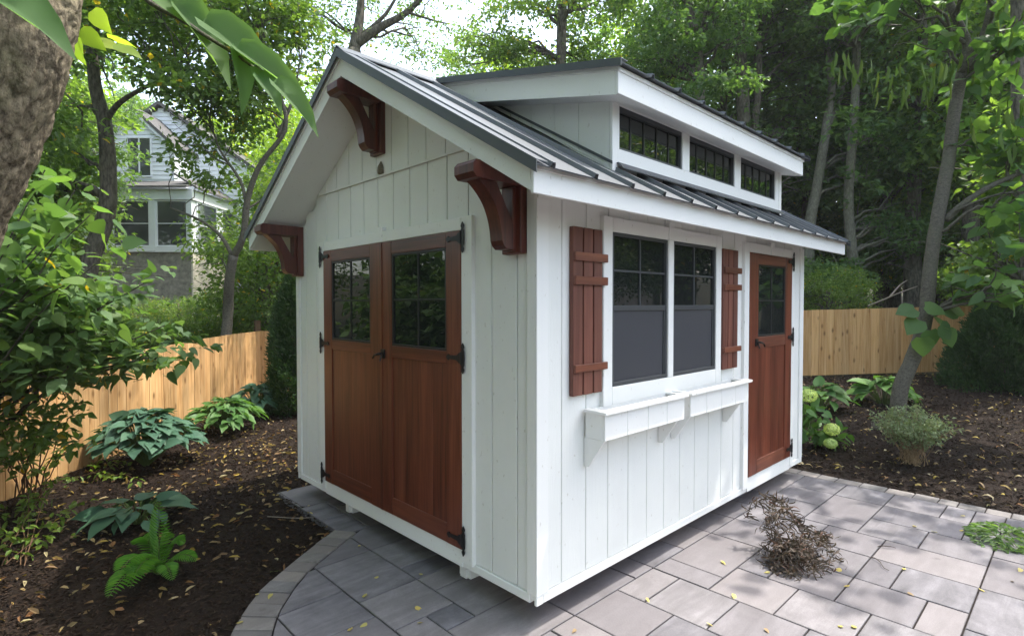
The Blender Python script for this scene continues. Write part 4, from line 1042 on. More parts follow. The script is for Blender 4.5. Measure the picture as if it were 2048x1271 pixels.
pts = np.array([(6.366, -0.514, 1.503), (6.460, -0.611, 1.331), (6.249, -0.477, 1.333), (6.405, -0.562, 1.208), (6.520, -0.665, 1.423), (6.587, -0.727, 1.484), (6.337, -0.500, 1.116), (6.370, -0.665, 1.273), (6.560, -0.711, 1.208), (6.277, -0.430, 1.466)])
leaf_obj('leaf', [leaves(pts, np.array([(.2, -.6, -.2), (.6, -.6, -.3), (-.4, .2, -.4), (.1, -.1, -1), (.8, -.7, .1), (.9, -.7, -.2), (0, -.1, -1), (.5, -.5, -.7), (.3, -.3, -.9), (-.5, .4, -.1)]), np.array([(-.6, -.5, .7)]*10)+rng.normal(size=(10, 3))*.2, .24, .22, T_HEART)], M['leaf_cat'], cat, True, coff)
# pods hanging from the catalpa
C = np.concatenate([in_ell((6.451, -0.357, 4.381), (.5, .5, .2), 30), in_ell((6.212, 0.299, 4.700), (.3, .3, .15), 0+16), in_ell((6.846, -1.178, 3.660), (.3, .4, .4), 30), in_ell((7.047, -1.051, 4.891), (.6, .5, .5), 40)])
pods = leaf_obj('seed_pods', [leaves(C, np.array([(0, 0, -1)])+rng.normal(size=(len(C), 3))*.06, rng.normal(size=(len(C), 3)), .26, .012, T_LANCE)], M['leaf_low'], cat, False, coff); pods['kind'] = 'stuff'
b = (9.720, -1.347, 2.354)
tree('woodland_tree', 'tree at the right edge of the frame beyond the dark evergreen', 'tree',
     [([T(b[0], b[1]), (9.637, -1.267, 2.354), (9.560, -1.128, 4.272), (9.567, -1.068, 6.191), (9.567, -1.014, 7.726)], .12, .07)],
     [((9.722, -1.184, 7.112), (1.2, 1.2, .8), 22), ((10.463, -1.318, 3.783), (.8, .8, .9), 40), ((10.817, -1.017, 2.279), (1.1, .9, .5), 36)],
     'leaf_mid', .13, .09, 54, .42, 'bark', 36)

# ---- generic woodland trees: one proto, copied
def proto_tree(name, label, H, leafmat, ln, wd, cl, per, seedoff, group, wide=2.5):
    z0 = H*.30
    return tree(name, label, 'tree', [([(0, 0, -.3), (.1, .05, H*.25), (-.05, .1, H*.5), (.1, 0, H*.8)], .19, .06)],
        [((0, 0, H*.62), (wide, wide, H*.34), cl), ((.8, .5, H*.38), (wide*.7, wide*.7, H*.14), cl//4)], leafmat, ln, wd, per, .62, 'bark', 30, group, T_QUAD, shell=.5)
GRP = 'trees of the wood behind the garden'
pA = proto_tree('woodland_tree', 'dense mid green tree in the wood behind', 13, 'leaf_mid', .175, .11, 160, 56, 1, GRP)
pB = proto_tree('woodland_tree', 'dark green tree in the shaded wood behind', 12, 'leaf_dark', .175, .11, 150, 56, 2, GRP, 2.8)
pC = proto_tree('woodland_tree', 'pale yellow green sunlit tree in the wood behind', 11, 'leaf_bright', .18, .10, 165, 54, 3, GRP, 2.3)
pD = proto_tree('understory_tree', 'low leafy understory tree behind the fence', 4.6, 'leaf_mid', .125, .078, 150, 54, 4, 'low trees behind the fences', 1.9)
woods = [
    (pA, -4.84, 20.23, 1.27, 0.96),
    (pB, -3.78, 23.38, 4.91, 0.91),
    (pA, -2.18, 16.29, 5.04, 1.12),
    (pB, -0.93, 19.95, 5.96, 1.00),
    (pA, -3.16, 29.71, 3.47, 1.05),
    (pC, 0.70, 31.56, 3.98, 1.14),
    (pA, -1.07, 30.48, 4.31, 0.97),
    (pC, 5.73, 15.63, 5.40, 0.80),
    (pC, 6.96, 26.93, 3.04, 1.05),
    (pA, 4.63, 33.33, 4.56, 0.90),
    (pB, 3.58, 38.50, 4.84, 1.07),
    (pC, 7.45, 19.53, 3.09, 0.80),
    (pC, 12.45, 25.82, 3.29, 0.80),
    (pA, 10.89, 31.49, 2.89, 0.95),
    (pC, 13.91, 18.87, 3.33, 0.80),
    (pC, 17.04, 26.97, 0.23, 0.80),
    (pA, 12.32, 14.85, 3.14, 0.90),
    (pC, 12.06, 12.33, 4.06, 0.95),
    (pC, 16.28, 13.82, 2.79, 1.04),
    (pC, 14.54, 9.95, 6.02, 1.05),
    (pA, 20.69, 12.37, 5.60, 0.93),
    (pB, 13.38, 7.59, 4.98, 1.06),
    (pA, 16.75, 7.82, 0.32, 0.99),
    (pC, 24.76, 14.00, 1.47, 1.20),
    (pB, 14.49, 5.83, 0.49, 1.03),
    (pB, 17.42, 5.79, 5.84, 0.98),
    (pA, 23.32, 7.07, 5.47, 1.07),
    (pB, 16.92, 4.20, 0.84, 1.11),
    (pB, 20.66, 4.07, 3.78, 1.13),
    (pA, 17.93, 2.54, 4.50, 1.08),
    (pB, 15.66, 1.25, 2.16, 1.10),
    (pB, 21.76, 1.63, 5.85, 1.12),
    (pA, 16.05, 0.18, 2.74, 1.09),
    (pB, 20.47, 0.09, 3.05, 0.93),
    (pB, 24.17, -0.68, 0.27, 0.92),
    (pC, 28.32, 2.26, 1.26, 0.94),
    (pC, 33.70, 1.27, 3.12, 1.07),
    (pA, 30.10, -2.21, 3.38, 1.01),
    (pB, 29.78, -4.69, 4.08, 0.98),
    (pA, 28.99, 4.40, 2.92, 1.09),
    (pB, 29.00, 7.16, 2.52, 0.95),
    (pB, 24.73, 9.88, 5.65, 1.08),
    (pC, 22.50, 20.34, 2.30, 0.99),
    (pA, 24.25, 17.26, 3.32, 1.05),
    (pB, 32.17, 11.05, 1.41, 0.90),
    (pA, 38.41, 5.07, 1.31, 1.10),
    (pA, 31.45, -0.74, 0.90, 1.01),
    (pD, -2.62, 10.47, 1.23, 0.95),
    (pD, -2.33, 12.28, 1.07, 1.00),
    (pD, -1.75, 11.44, 1.06, 0.91),
    (pD, -1.19, 14.65, 0.69, 0.70),
    (pD, 0.13, 12.00, 1.06, 0.30),
    (pD, 0.77, 11.38, 3.08, 0.30),
    (pD, 1.38, 11.21, 0.38, 0.30),
    (pD, 1.98, 10.91, 0.14, 0.30),
    (pD, 0.79, 13.44, 2.81, 0.36),
    (pD, 1.64, 14.01, 2.56, 0.36),
    (pD, 2.37, 13.31, 4.42, 0.40),
    (pD, 2.15, 9.36, 0.32, 0.70),
    (pD, 3.12, 10.51, 2.53, 0.80),
    (pD, 18.29, 4.96, 2.49, 0.91),
    (pD, 17.81, 4.04, 6.06, 0.80),
    (pD, 19.32, 3.28, 1.37, 0.92),
    (pD, 18.26, 2.22, 2.98, 0.90),
    (pD, 20.65, 2.00, 1.03, 1.06),
    (pD, 18.74, 1.06, 2.18, 0.80),
    (pD, 21.21, 0.77, 0.78, 0.91),
    (pD, 19.15, -0.03, 4.57, 0.80),
    (pD, 21.14, -0.55, 1.73, 1.10),
    (pD, 17.60, -1.31, 2.92, 0.80),
    (pD, 19.69, -1.93, 5.86, 0.98),
    (pD, 18.57, 5.38, 1.57, 0.97),
    (pD, 21.80, 4.37, 5.12, 1.06),
    (pD, 25.35, 0.95, 2.16, 0.92),
    (pD, 4.09, 10.27, 4.29, 1.14),
    (pD, 5.81, 11.39, 3.72, 0.90),
    (pD, 11.62, 2.08, 0.19, 0.45),
    (pD, 13.78, -0.42, 0.57, 0.50),
    (pD, 13.73, -1.06, 1.07, 0.55),
    (pD, 12.50, -6.20, 16.25, 1.30),
    (pD, 15.00, -7.50, 19.50, 1.60),
    (pD, 17.50, -5.50, 22.75, 1.70),
    (pD, 14.00, -10.00, 18.20, 1.50),
    (pD, 14.50, -4.40, 18.85, 0.90),
    (pD, 9.50, -7.40, 12.35, 1.00),
    (pC, 19.00, -11.00, 24.70, 1.00),
    (pD, 11.00, -9.50, 14.30, 1.20),
    (pA, -7.50, -4.50, -9.75, 0.85),  # unseen tree left of the frame, added to shade the gable wall
    (pB, -6.20, 5.20, -8.06, 0.90),  # also out of view, added to keep sky light off the gable
    (pD, -4.60, -0.60, -5.98, 0.95),
    (pB, -14.00, -5.00, -18.20, 1.00),
    (pA, -12.00, 5.00, -15.60, 1.00),
    (pA, -8.00, 10.00, -10.40, 1.05),
    (pB, -3.50, 14.00, -4.55, 1.00),
    (pD, -8.00, -8.00, -10.40, 1.00),
    (pD, -2.00, -12.00, -2.60, 1.10),
    (pD, 4.00, -12.50, 5.20, 1.10),
    (pD, 9.50, -11.00, 12.35, 1.10),
    (pD, -10.50, -2.00, -13.65, 1.10),
]
for i, (src_, x, y, rz, s) in enumerate(woods):
    z = float(terr(x, y))
    if src_.get('used') is None: src_['used'] = 1; o = src_; o.location = (x, y, z); o.rotation_euler = (0, 0, rz); o.scale = (s, s, s)
    else: o = copy_tree(src_, (x, y, z), rz, s)
for p_ in (pA, pB, pC, pD): del p_['used']
for o in list(scene.objects):
    if 'used' in o.keys(): del o['used']
# ------------------------------------------------------------------ shrubs and bedding plants
def stems_bush(name, label, cat, base, stems, leafmat, ln, wd, n_leaf, stemmat='stem', tpl=T_SIMPLE, sr=.006, group=None, clump=.12, flat=.6, tilt=.5, smooth=False, leaf_from=.45):
    """stems: list of end points"""
    off = tuple(-c for c in base); root = thing(name, label, cat, base, group); mb = MB(); C = []
    for e in stems:
        e = np.array(e); P = bez(np.array(base)+rng.normal(size=3)*np.array([.05, .05, 0]), e, 9, .0, .012)
        P[:, 2] += .10*np.sin(np.linspace(0, math.pi, 9))*np.linalg.norm(e[:2]-np.array(base[:2])); mb.tube(P+np.array(off), np.linspace(sr, sr*.3, 9), 5, False)
        k0 = int(9*leaf_from); C += [P[i] for i in range(k0, 9)]
    mb.obj('stems', [M[stemmat]], root, True)
    C = np.array(C); per = max(1, n_leaf//len(C))
    leaf_obj('foliage', [clump_leaves(C, clump, per, ln, wd, tpl, flat, tilt)], M[leafmat], root, smooth, off)
    return root
# broad-leaved dogwood leaning in from the left
b = T(*(-2.544, 4.561, 1.179)[:2])
dog = thing('dogwood_shrub', 'large shrub with broad layered leaves hanging over the left fence', 'shrub', b); doff = tuple(-c for c in b)
mb = MB(); C = []; tipz = [
 (-1.877, 3.652, 2.162),
 (-2.228, 3.326, 1.597),
 (-2.011, 3.506, 1.311),
 (-1.747, 4.327, 1.005),
 (-1.790, 3.160, 1.800),
 (-1.413, 3.462, 1.594),
 (-1.611, 2.820, 1.448),
 (-1.597, 3.233, 1.417),
 (-1.625, 3.606, 2.490),
 (-1.370, 4.124, 1.190),
 (-1.652, 3.563, 1.946),
 (-2.196, 3.505, 1.263),
 (-1.532, 3.441, 2.206),
 (-1.716, 4.443, 1.686),
 (-1.231, 3.885, 1.522),
 (-1.573, 2.950, 1.110),
 (-1.011, 3.751, 1.221),
 (-1.662, 3.142, 1.678),
 (-1.635, 3.237, 1.315),
 (-1.833, 3.187, 1.366),
 (-2.309, 4.675, 1.631),
 (-1.972, 3.178, 1.113),
 (-2.276, 3.705, 1.637),
 (-1.938, 4.738, 1.206),
 (-1.871, 3.775, 1.207),
 (-1.723, 3.897, 1.773),
 (-1.691, 4.487, 1.731),
 (-1.931, 4.323, 1.803),
 (-2.315, 4.138, 1.719),
 (-2.326, 4.509, 1.682),
 (-2.284, 4.486, 1.601),
 (-1.748, 3.485, 1.832),
 (-1.573, 2.709, 1.493),
 (-1.828, 3.504, 1.843),
 (-1.631, 3.291, 1.683),
 (-1.630, 3.534, 2.035),
 (-2.048, 4.327, 2.326),
 (-2.122, 3.426, 1.831),
 (-2.167, 4.704, 1.773),
 (-2.101, 3.672, 1.306),
 (-1.471, 4.019, 1.318),
 (-2.205, 3.820, 1.997),
 (-1.321, 3.620, 1.423),
 (-2.061, 3.761, 1.757),
 (-2.318, 5.007, 1.308),
 (-1.216, 3.943, 1.502),
 (-1.677, 2.784, 1.248),
 (-2.129, 3.742, 1.436),
 (-1.772, 3.608, 1.552),
 (-1.605, 3.304, 1.158),
 (-1.609, 3.587, 2.162),
 (-2.163, 4.218, 2.023),
 (-1.628, 4.415, 2.385),
 (-2.345, 4.537, 1.304),
 (-2.260, 3.811, 1.274),
 (-2.293, 3.456, 1.403),
 (-2.192, 3.413, 2.246),
 (-2.233, 4.201, 1.266),
 (-2.060, 3.789, 2.047),
 (-1.975, 3.405, 1.654),
 (-2.228, 4.319, 2.062),
 (-1.550, 3.337, 1.636),
 (-1.549, 3.420, 1.349),
 (-1.835, 3.363, 1.508),
 (-1.715, 2.943, 1.715),
 (-1.961, 4.644, 1.952),
 (-2.245, 4.794, 1.881),
 (-1.314, 3.852, 1.555),
 (-1.525, 3.642, 1.545),
 (-2.248, 3.480, 1.404),
 (-2.207, 4.791, 1.259),
 (-1.336, 4.160, 1.536),
 (-1.603, 2.770, 1.657),
 (-1.655, 4.034, 1.387),
 (-2.122, 4.335, 2.302),
 (-2.259, 4.245, 1.919),
 (-1.723, 3.117, 1.886),
 (-1.535, 3.563, 1.412),
 (-1.726, 4.447, 1.855),
 (-2.263, 4.711, 2.381),
 (-1.915, 4.304, 1.786),
 (-2.140, 4.480, 2.105),
 (-1.741, 3.596, 2.086),
 (-2.061, 3.536, 1.658),
 (-1.751, 3.905, 1.047),
 (-1.558, 4.150, 1.874),
 (-1.856, 4.248, 1.723),
 (-1.823, 4.223, 1.243),
 (-1.787, 3.277, 1.142),
 (-1.713, 4.047, 2.228),
 (-2.032, 3.445, 1.292),
 (-2.180, 4.547, 2.197),
 (-2.026, 4.652, 1.161),
 (-1.711, 2.820, 1.654),
 (-1.396, 3.210, 1.664),
 (-2.205, 3.779, 1.717),
 (-2.239, 4.911, 1.551),
 (-2.252, 5.006, 1.138),
 (-1.580, 4.130, 1.533),
 (-1.652, 4.503, 2.233),
 (-2.226, 4.195, 1.742),
 (-1.575, 2.885, 1.249),
 (-2.160, 3.819, 1.170),
 (-1.645, 3.738, 1.465),
 (-1.855, 3.506, 1.573),
 (-2.285, 4.672, 2.330),
 (-1.640, 3.389, 1.723),
 (-2.114, 4.586, 1.811),
 (-1.870, 4.477, 1.374),
 (-1.458, 2.888, 1.393),
 (-1.978, 4.427, 2.316),
 (-1.679, 3.033, 1.436),
 (-1.199, 3.271, 1.216),
 (-1.060, 3.136, 1.158),
 (-0.948, 3.027, 1.119),
 (-1.111, 3.194, 1.410),
 (-0.972, 3.059, 1.371),
 (-1.341, 3.404, 1.100),
 (-1.566, 3.618, 1.042),
 (-1.734, 3.779, 1.023),
 (-0.893, 2.973, 1.099),
 (-1.277, 3.358, 1.566),
 (-1.050, 3.146, 1.721),
]
for e in tipz:
    P = bez(np.array(b), np.array(e), 10, .35, .03); mb.tube(P+np.array(doff), np.linspace(.022, .004, 10), 6, False)
    C.append(np.array(e)); C += [P[-2], P[-3]+rng.normal(size=3)*.06]
mb.obj('stems', [M['bark_smooth']], dog, True)
C = np.array(C)
leaf_obj('foliage', [clump_leaves(C, .28, 20, .105, .064, T_BROAD, .20, .24, .10)], M['leaf_dogwood'], dog, True, doff)
# hanging clear leaves higher up
b2 = T(*(-2.685, 3.739, 1.562)[:2])
r_ = stems_bush('dogwood_sapling', 'young tree with large pale drooping leaves beside the leaning trunk', 'tree', b2, [(-1.685, 2.808, 2.406), (-1.546, 2.671, 2.276), (-1.816, 2.649, 2.173), (-1.847, 2.532, 1.946), (-1.464, 2.726, 2.129), (-1.437, 2.550, 1.820), (-1.645, 2.756, 1.983)], 'leaf_cat', .14, .10, 150, 'bark_smooth', T_BROAD, .012, None, .16, .7, .7, True, .62)
# thin-stemmed shrub in front of the fence
b = T(*(-1.729, 4.296, -0.130)[:2], 0)
stems_bush('viburnum_shrub', 'thin stemmed shrub with dark leaves in front of the left fence', 'shrub', b,
  [(-1.496, 3.408, 0.939), (-1.604, 3.515, 1.034), (-1.470, 3.241, 0.824), (-1.741, 3.647, 1.035), (-1.852, 3.750, 0.959), (-1.555, 3.457, 0.693), (-1.671, 3.433, 0.824), (-1.801, 3.694, 0.731), (-1.915, 3.661, 0.639), (-2.016, 3.908, 0.959), (-1.998, 3.597, 0.481), (-1.837, 3.582, 0.491), (-1.477, 3.375, 0.503), (-1.710, 3.324, 0.589), (-2.071, 3.677, 0.770)],
  'leaf_mid', .09, .05, 560, 'stem', T_SIMPLE, .0065, None, .10, .6, .5, False, .5)
# loose low growth at the frame's lower left
for k, (lab, q, ends) in enumerate([('sprawling low shrub with yellow green leaves at the lower left edge', (-1.894, 2.924, -0.130), [(-1.498, 4.252, 0.000), (-1.432, 3.582, -0.020), (-1.754, 3.736, 0.020), (-1.629, 3.062, -0.050), (-1.222, 4.483, -0.020), (-1.863, 3.052, 0.020), (-1.628, 4.861, 0.030), (-1.313, 5.453, 0.000), (-1.978, 3.642, 0.100)]),
        ('low yellow green creeper between the two nearest hostas', (-1.250, 4.577, -0.130), [(-0.991, 4.721, -0.020), (-1.028, 5.492, 0.050), (-0.995, 3.983, -0.050), (-1.123, 5.270, 0.000), (-0.962, 5.184, 0.040)])]):
    stems_bush('ground_shrub', lab, 'plant', (q[0], q[1], -.14), ends, 'leaf_low', .062, .036, 260 if k == 0 else 130, 'stem', T_SIMPLE, .0035, None, .07, .5, .5, False, .3)

def hosta(label, base, Rr, n, ln, wd, mat, hgt=.30, lean=(0, 0)):
    off = tuple(-c for c in base); root = thing('hosta_plant', label, 'plant', base); mb = MB(); pos = []; dr = []; nr = []; L_ = []; bx = np.array(base)
    for k in range(n):
        ring = rng.random()**.6; a = k*2.39996+rng.normal()*.2; out = np.array([math.cos(a), math.sin(a), 0.])
        p = bx+out*Rr*ring*.78+np.array([lean[0]*ring, lean[1]*ring, hgt*(1.12-.62*ring**1.6)+rng.normal()*.012])
        P = bez(bx+out*.02, p, 5, .05*ring); mb.tube(P+np.array(off), np.linspace(.006, .004, 5), 5, False)
        pos.append(p); dr.append(out*(0.75+.3*ring)+np.array([0, 0, .22-.42*ring])+rng.normal(size=3)*.2); nr.append(np.array([0, 0, 1.])+out*.30*ring+rng.normal(size=3)*.28); L_.append(ln*rng.uniform(.7, 1.15))
    mb.obj('stalks', [M['stem_green']], root, True)
    L_ = np.array(L_); leaf_obj('leaves', [leaves(np.array(pos), np.array(dr), np.array(nr), L_, L_*wd, T_HOSTA)], M[mat], root, True, off)
    return root
q = (-0.790, 4.858, -0.140); hosta('large blue green hosta mound against the left fence', q, .56, 190, .165, .78, 'leaf_hosta_blue', .50)
q = (0.295, 5.955, -0.140); hosta('mid green hosta with pointed leaves by the fence, behind the blue one', q, .56, 160, .155, .62, 'leaf_hosta_green', .36)
q = (1.011, 6.831, -0.140); hosta('farthest hosta, half hidden beside the evergreen column', q, .5, 110, .17, .66, 'leaf_hosta_blue', .38)
q = (-1.164, 3.114, -0.140); hosta('flattened blue grey hosta with spread leaves in the mulch', q, .36, 30, .21, .66, 'leaf_hosta_blue', .15)
q = (8.860, 0.456, -0.080); q = (q[0]-2.0, q[1]+.55, float(terr(q[0]-2., q[1]+.55))); hosta('bright green broad leaved plant behind the crooked trunk', (7.628, 0.170, -0.020), .42, 46, .25, .74, 'leaf_hosta_green', .42)
q = (6.727, 0.761, -0.030); hosta('leafy plant peeping out past the far shed corner in front of the fence', q, .42, 40, .22, .7, 'leaf_hosta_green', .34)
# flower stalk tag-like upright on flat hosta is left plain
# ferns
def fern(label, base, fr):
    off = tuple(-c for c in base); root = thing('fern', label, 'fern', base); mb = MB(); parts = []
    for (e, sag, wl) in fr:
        P = bez(np.array(base), np.array(e), 26, sag); mb.tube(P+np.array(off), np.linspace(.0035, .001, 26), 5, False)
        Tn = norm(np.gradient(P, axis=0)); up = np.array([0, 0, 1.]) if abs(Tn[:, 2].mean()) < .75 else np.array([-.7, -.7, .1])
        S = norm(np.cross(Tn, up)); N = np.cross(S, Tn)
        t = np.linspace(0, 1, 26)[3:-1]; w = wl*np.sin(np.pi*np.clip(t*.93+.07, 0, 1))**.7
        for sg in (1, -1):
            parts.append(leaves(P[3:-1], S[3:-1]*sg+Tn[3:-1]*.45, N[3:-1]+rng.normal(size=(22, 3))*.12, w, w*.10+.004, T_LANCE))
    mb.obj('stalks', [M['stem_green']], root, True); leaf_obj('fronds', parts, M['leaf_fern'], root, False, off); return root
q = (-1.237, 2.042, -0.140)
def fe(u): return u
fern('bright green fern with one tall upright frond in the near mulch', q, [((-1.268, 1.852, 0.384), .0, .085), ((-1.551, 1.619, 0.000), .10, .10), ((-1.492, 1.727, 0.060), .12, .10), ((-1.324, 2.167, 0.050), .12, .09), ((-1.111, 1.962, 0.050), .10, .085), ((-1.068, 1.861, -0.040), .08, .085), ((-1.231, 1.730, -0.060), .08, .07), ((-1.174, 2.046, 0.090), .10, .085), ((-1.447, 1.660, 0.000), .12, .09), ((-1.277, 2.062, 0.100), .1, .08)])
# grey green shrub in the right bed
q = (4.963, -0.666, -0.120)
ends = [(q[0]+.36*math.cos(a)*r, q[1]+.36*math.sin(a)*r, q[2]+.40+.2*(1-r)+rng.normal()*.03) for a, r in zip(rng.random(90)*6.28, rng.random(90)**.5)]
stems_bush('catmint_shrub', 'rounded grey green shrub with bare tan stems in the right bed', 'shrub', q, ends, 'leaf_sage', .042, .017, 3400, 'tan', T_QUAD, .0032, None, .055, 1., .7, False, .55)
# hydrangea
def hydrangea(label, base, heads, n=90, h=.5, r=.3):
    off = tuple(-c for c in base); root = thing('hydrangea', label, 'shrub', base); mb = MB(); ends = []
    for k in range(14):
        a = k*2.4; e = np.array(base)+np.array([math.cos(a)*r*rng.random()**.5, math.sin(a)*r*rng.random()**.5, h*rng.uniform(.6, 1)]); ends.append(e)
        mb.tube(bez(base, e, 5, .03)+np.array(off), np.linspace(.005, .003, 5), 5, False)
    for c, rr in heads: mb.tube(bez(base, c, 6, .05)+np.array(off), np.linspace(.005, .003, 6), 5, False)
    mb.obj('stems', [M['stem_green']], root, True)
    C = np.array(ends+[np.array(base)*.4+e*.6 for e in ends]); leaf_obj('foliage', [clump_leaves(C, .14, n//len(C)+2, .12, .075, T_BROAD, .7, .6)], M['leaf_hosta_green'], root, True, off)
    for c, rr in heads:
        m = 420; d = rnd_dir(m); p = np.array(c)+d*rr*np.array([1, 1, .78])*rng.uniform(.85, 1.03, m)[:, None]
        tn = np.cross(d, rnd_dir(m)); leaf_obj('flower_head', [leaves(p, tn, d, .022, .018, T_QUAD)], M['petal'], root, False, off)
    return root
q = (4.687, 0.191, -0.130)
hydrangea('hydrangea with a pale flower head against the far shed corner', T(q[0]+.18, q[1]+.22, 0), [((4.453, 0.179, 0.543), .09)], 80, .66, .26)
q = (5.083, 0.171, -0.130)
hydrangea('small hydrangea with two stacked pale green flower heads near the patio edge', q, [((4.852, 0.060, 0.129), .085), ((4.782, 0.053, -0.015), .070)], 40, .22, .20)
# evergreens
def arb(name, label, base, H, r, n, mat='leaf_arb', ln=.075, wd=.022, wide_low=True):
    off = tuple(-c for c in base); root = thing(name, label, 'evergreen', base); mb = MB(); mb.tube(np.array([base, (base[0], base[1], base[2]+H*.9)])+np.array(off), [.05, .012], 8); mb.obj('trunk', [M['bark']], root, True)
    t = rng.random(n)**.85; a = rng.random(n)*6.283; lob = 1+.16*np.sin(a*3+t*9)+.10*np.sin(a*7+t*17)
    rr = r*(1-t**2.2)**.8*lob*(rng.random(n)**.33)
    p = np.stack([base[0]+np.cos(a)*rr, base[1]+np.sin(a)*rr, base[2]+t*H], 1)
    k = 5; p = np.repeat(p, k, 0)+rng.normal(size=(n*k, 3))*.028; out = np.repeat(np.stack([np.cos(a), np.sin(a), np.full(n, .9)], 1), k, 0)
    leaf_obj('foliage', [leaves(p, out+rng.normal(size=(n*k, 3))*.5, rng.normal(size=(n*k, 3)), ln*rng.uniform(.6, 1.3, n*k), wd, T_QUAD)], M[mat], root, False, off); return root
q = (1.454, 6.510, -0.140); arb('arborvitae', 'narrow dark evergreen column behind the left corner of the shed', (q[0], q[1], -.15), 2.15, .38, 5200)
q = (9.720, -1.010, 0.000); arb('arborvitae', 'broad dark evergreen shrub at the right end of the cedar fence', q, 1.75, .78, 7500, 'leaf_arb', .085, .022)
# little stump and bare branch
mb = MB(); q = (6.160, -0.067, -0.120)
mb.tube([(q[0], q[1], q[2]-.03), (q[0]+.01, q[1], q[2]+.09), (q[0]+.02, q[1]+.01, q[2]+.15)], [.062, .055, .05], 10, True, 0, .12); tag(mb.obj('stump', [M['bark']], None, True), 'short dark tree stump left of the grey green shrub', 'stump')
mb = MB(); 
for pth in [[(11.289, 1.276, 1.483), (11.516, 1.062, 1.608), (11.781, 0.813, 1.763), (12.168, 0.585, 1.901)], [(11.630, 0.956, 1.680), (11.904, 0.840, 1.922), (12.019, 0.733, 2.027)]]:
    mb.tube(smooth_path(pth, 4), np.linspace(.022, .008, len(smooth_path(pth, 4))), 6, False)
tag(mb.obj('bare_branch', [M['dry_twig']], None, True), 'bare pale branch showing just above the right fence', 'branch')
# dried branch on the patio
q = (1.818, -0.634, -0.130)
heap = thing('dried_branch', 'brown dried branch heap with curled leaves lying on the patio', 'branch', q); hoff = tuple(-c for c in q)
mb = MB(); arcs = [[(2.254, -0.683, -0.120), (1.963, -0.615, -0.020), (1.915, -0.518, 0.136), (1.870, -0.403, 0.210), (1.795, -0.333, 0.176), (1.769, -0.311, 0.066)], [(2.260, -0.665, -0.120), (1.975, -0.579, 0.051), (1.968, -0.499, 0.158), (1.922, -0.454, 0.186)], [(2.315, -0.649, -0.120), (2.281, -0.577, -0.110), (1.898, -0.573, 0.087), (1.843, -0.448, 0.163)], [(1.793, -0.404, -0.120), (1.721, -0.543, 0.029), (1.780, -0.598, 0.094)], [(1.603, -0.572, -0.056), (1.777, -0.458, 0.054), (1.826, -0.431, 0.170)], [(1.856, -0.681, -0.100), (2.066, -0.676, -0.100), (2.262, -0.696, -0.090)]]
pp = []
for pth in arcs:
    S = smooth_path(pth, 5); mb.tube(S+np.array(hoff), np.linspace(.0045, .0016, len(S)), 5, False); pp.append(S)
mb.obj('twigs', [M['dry_twig2']], heap, True)
A_ = np.concatenate(pp); m = 330; P1 = A_[rng.integers(0, len(A_), m)]+rng.normal(size=(m, 3))*np.array([.012, .012, .012]); P1 = P1[P1[:, 2] > G+.005]
m2 = 560; cc = np.array((1.703, -0.637, -0.130)); cR = np.array((1.912, -0.694, -0.130))
a = rng.random(m2)*6.28; r = rng.random(m2)**.5; mid = np.where((rng.random(m2) < .3)[:, None], cR, cc)
P2 = mid+np.stack([np.cos(a)*r*.21, np.sin(a)*r*.16, G*0+.008+(1-r**1.5)*.16*rng.random(m2)], 1)
c3 = np.array((1.663, -0.641, -0.020)); P3 = c3+rng.normal(size=(260, 3))*np.array([.06, .06, .05]); P3[:, 2] = np.maximum(P3[:, 2], G+.01)
c4 = np.array((1.746, -0.495, 0.107)); P4 = c4+rng.normal(size=(90, 3))*np.array([.03, .03, .06])
PP_ = np.concatenate([P1, P2, P3, P4]); nn_ = len(PP_)
leaf_obj('leaves', [leaves(PP_, rng.normal(size=(nn_, 3))*np.array([1, 1, .6]), rng.normal(size=(nn_, 3)), .066*rng.uniform(.6, 1.3, nn_), .009, T_CURL)], M['dried'], heap, False, hoff)
# green sprig
q = (3.195, -1.499, -0.130); sp = thing('leafy_sprig', 'green leafy cutting lying flat on the right of the patio', 'branch', q); so_ = tuple(-c for c in q)
mb = MB(); 
for e in ((3.134, -1.326, -0.110), (2.978, -1.412, -0.110), (2.967, -1.618, -0.110), (3.427, -1.642, -0.100)): mb.tube(bez(q, e, 6, .03)+np.array(so_), np.linspace(.005, .002, 6), 5, False)
mb.obj('twigs', [M['stem_green']], sp, True)
m = 300; a = rng.random(m)*6.28; r = rng.random(m)**.5; P_ = np.array(q)+np.stack([np.cos(a)*r*.30+.03, np.sin(a)*r*.17, .006+.05*rng.random(m)*(1-r)], 1)
dd = np.stack([np.cos(a), np.sin(a), np.full(m, -.05)], 1)+rng.normal(size=(m, 3))*.5; dd[:, 2] *= .15
leaf_obj('leaves', [leaves(P_, dd, np.array([(0, 0, 1.)])+rng.normal(size=(m, 3))*.35, .06*rng.uniform(.6, 1.2, m), .024, T_SIMPLE)], M['leaf_dark'], sp, False, so_)
# twig on the mulch
mb = MB(); pth = smooth_path([(-0.407, 2.528, -0.130), (-0.365, 2.437, -0.120), (-0.269, 2.335, -0.125), (-0.164, 2.230, -0.120)], 4); mb.tube(pth, np.linspace(.004, .0025, len(pth)), 5, False)
tag(mb.obj('twig', [M['dry_twig']], None, True), 'thin bent twig lying on the left mulch beside the patio', 'twig')
for k, (p0, p1, lab) in enumerate([((2.397, -0.935, -0.126), (2.444, -1.031, -0.120), 'small dark twig lying on a paver right of the dried heap'), ((2.182, -0.947, -0.126), (2.035, -1.078, -0.120), 'thin curled twig on the patio under the small dark one')]):
    mb = MB(); P = bez(p0, p1, 6, .008, .004); mb.tube(P, np.linspace(.003, .0015, 6), 5, False); tag(mb.obj('twig', [M['dry_twig2']], None, True), lab, 'twig')

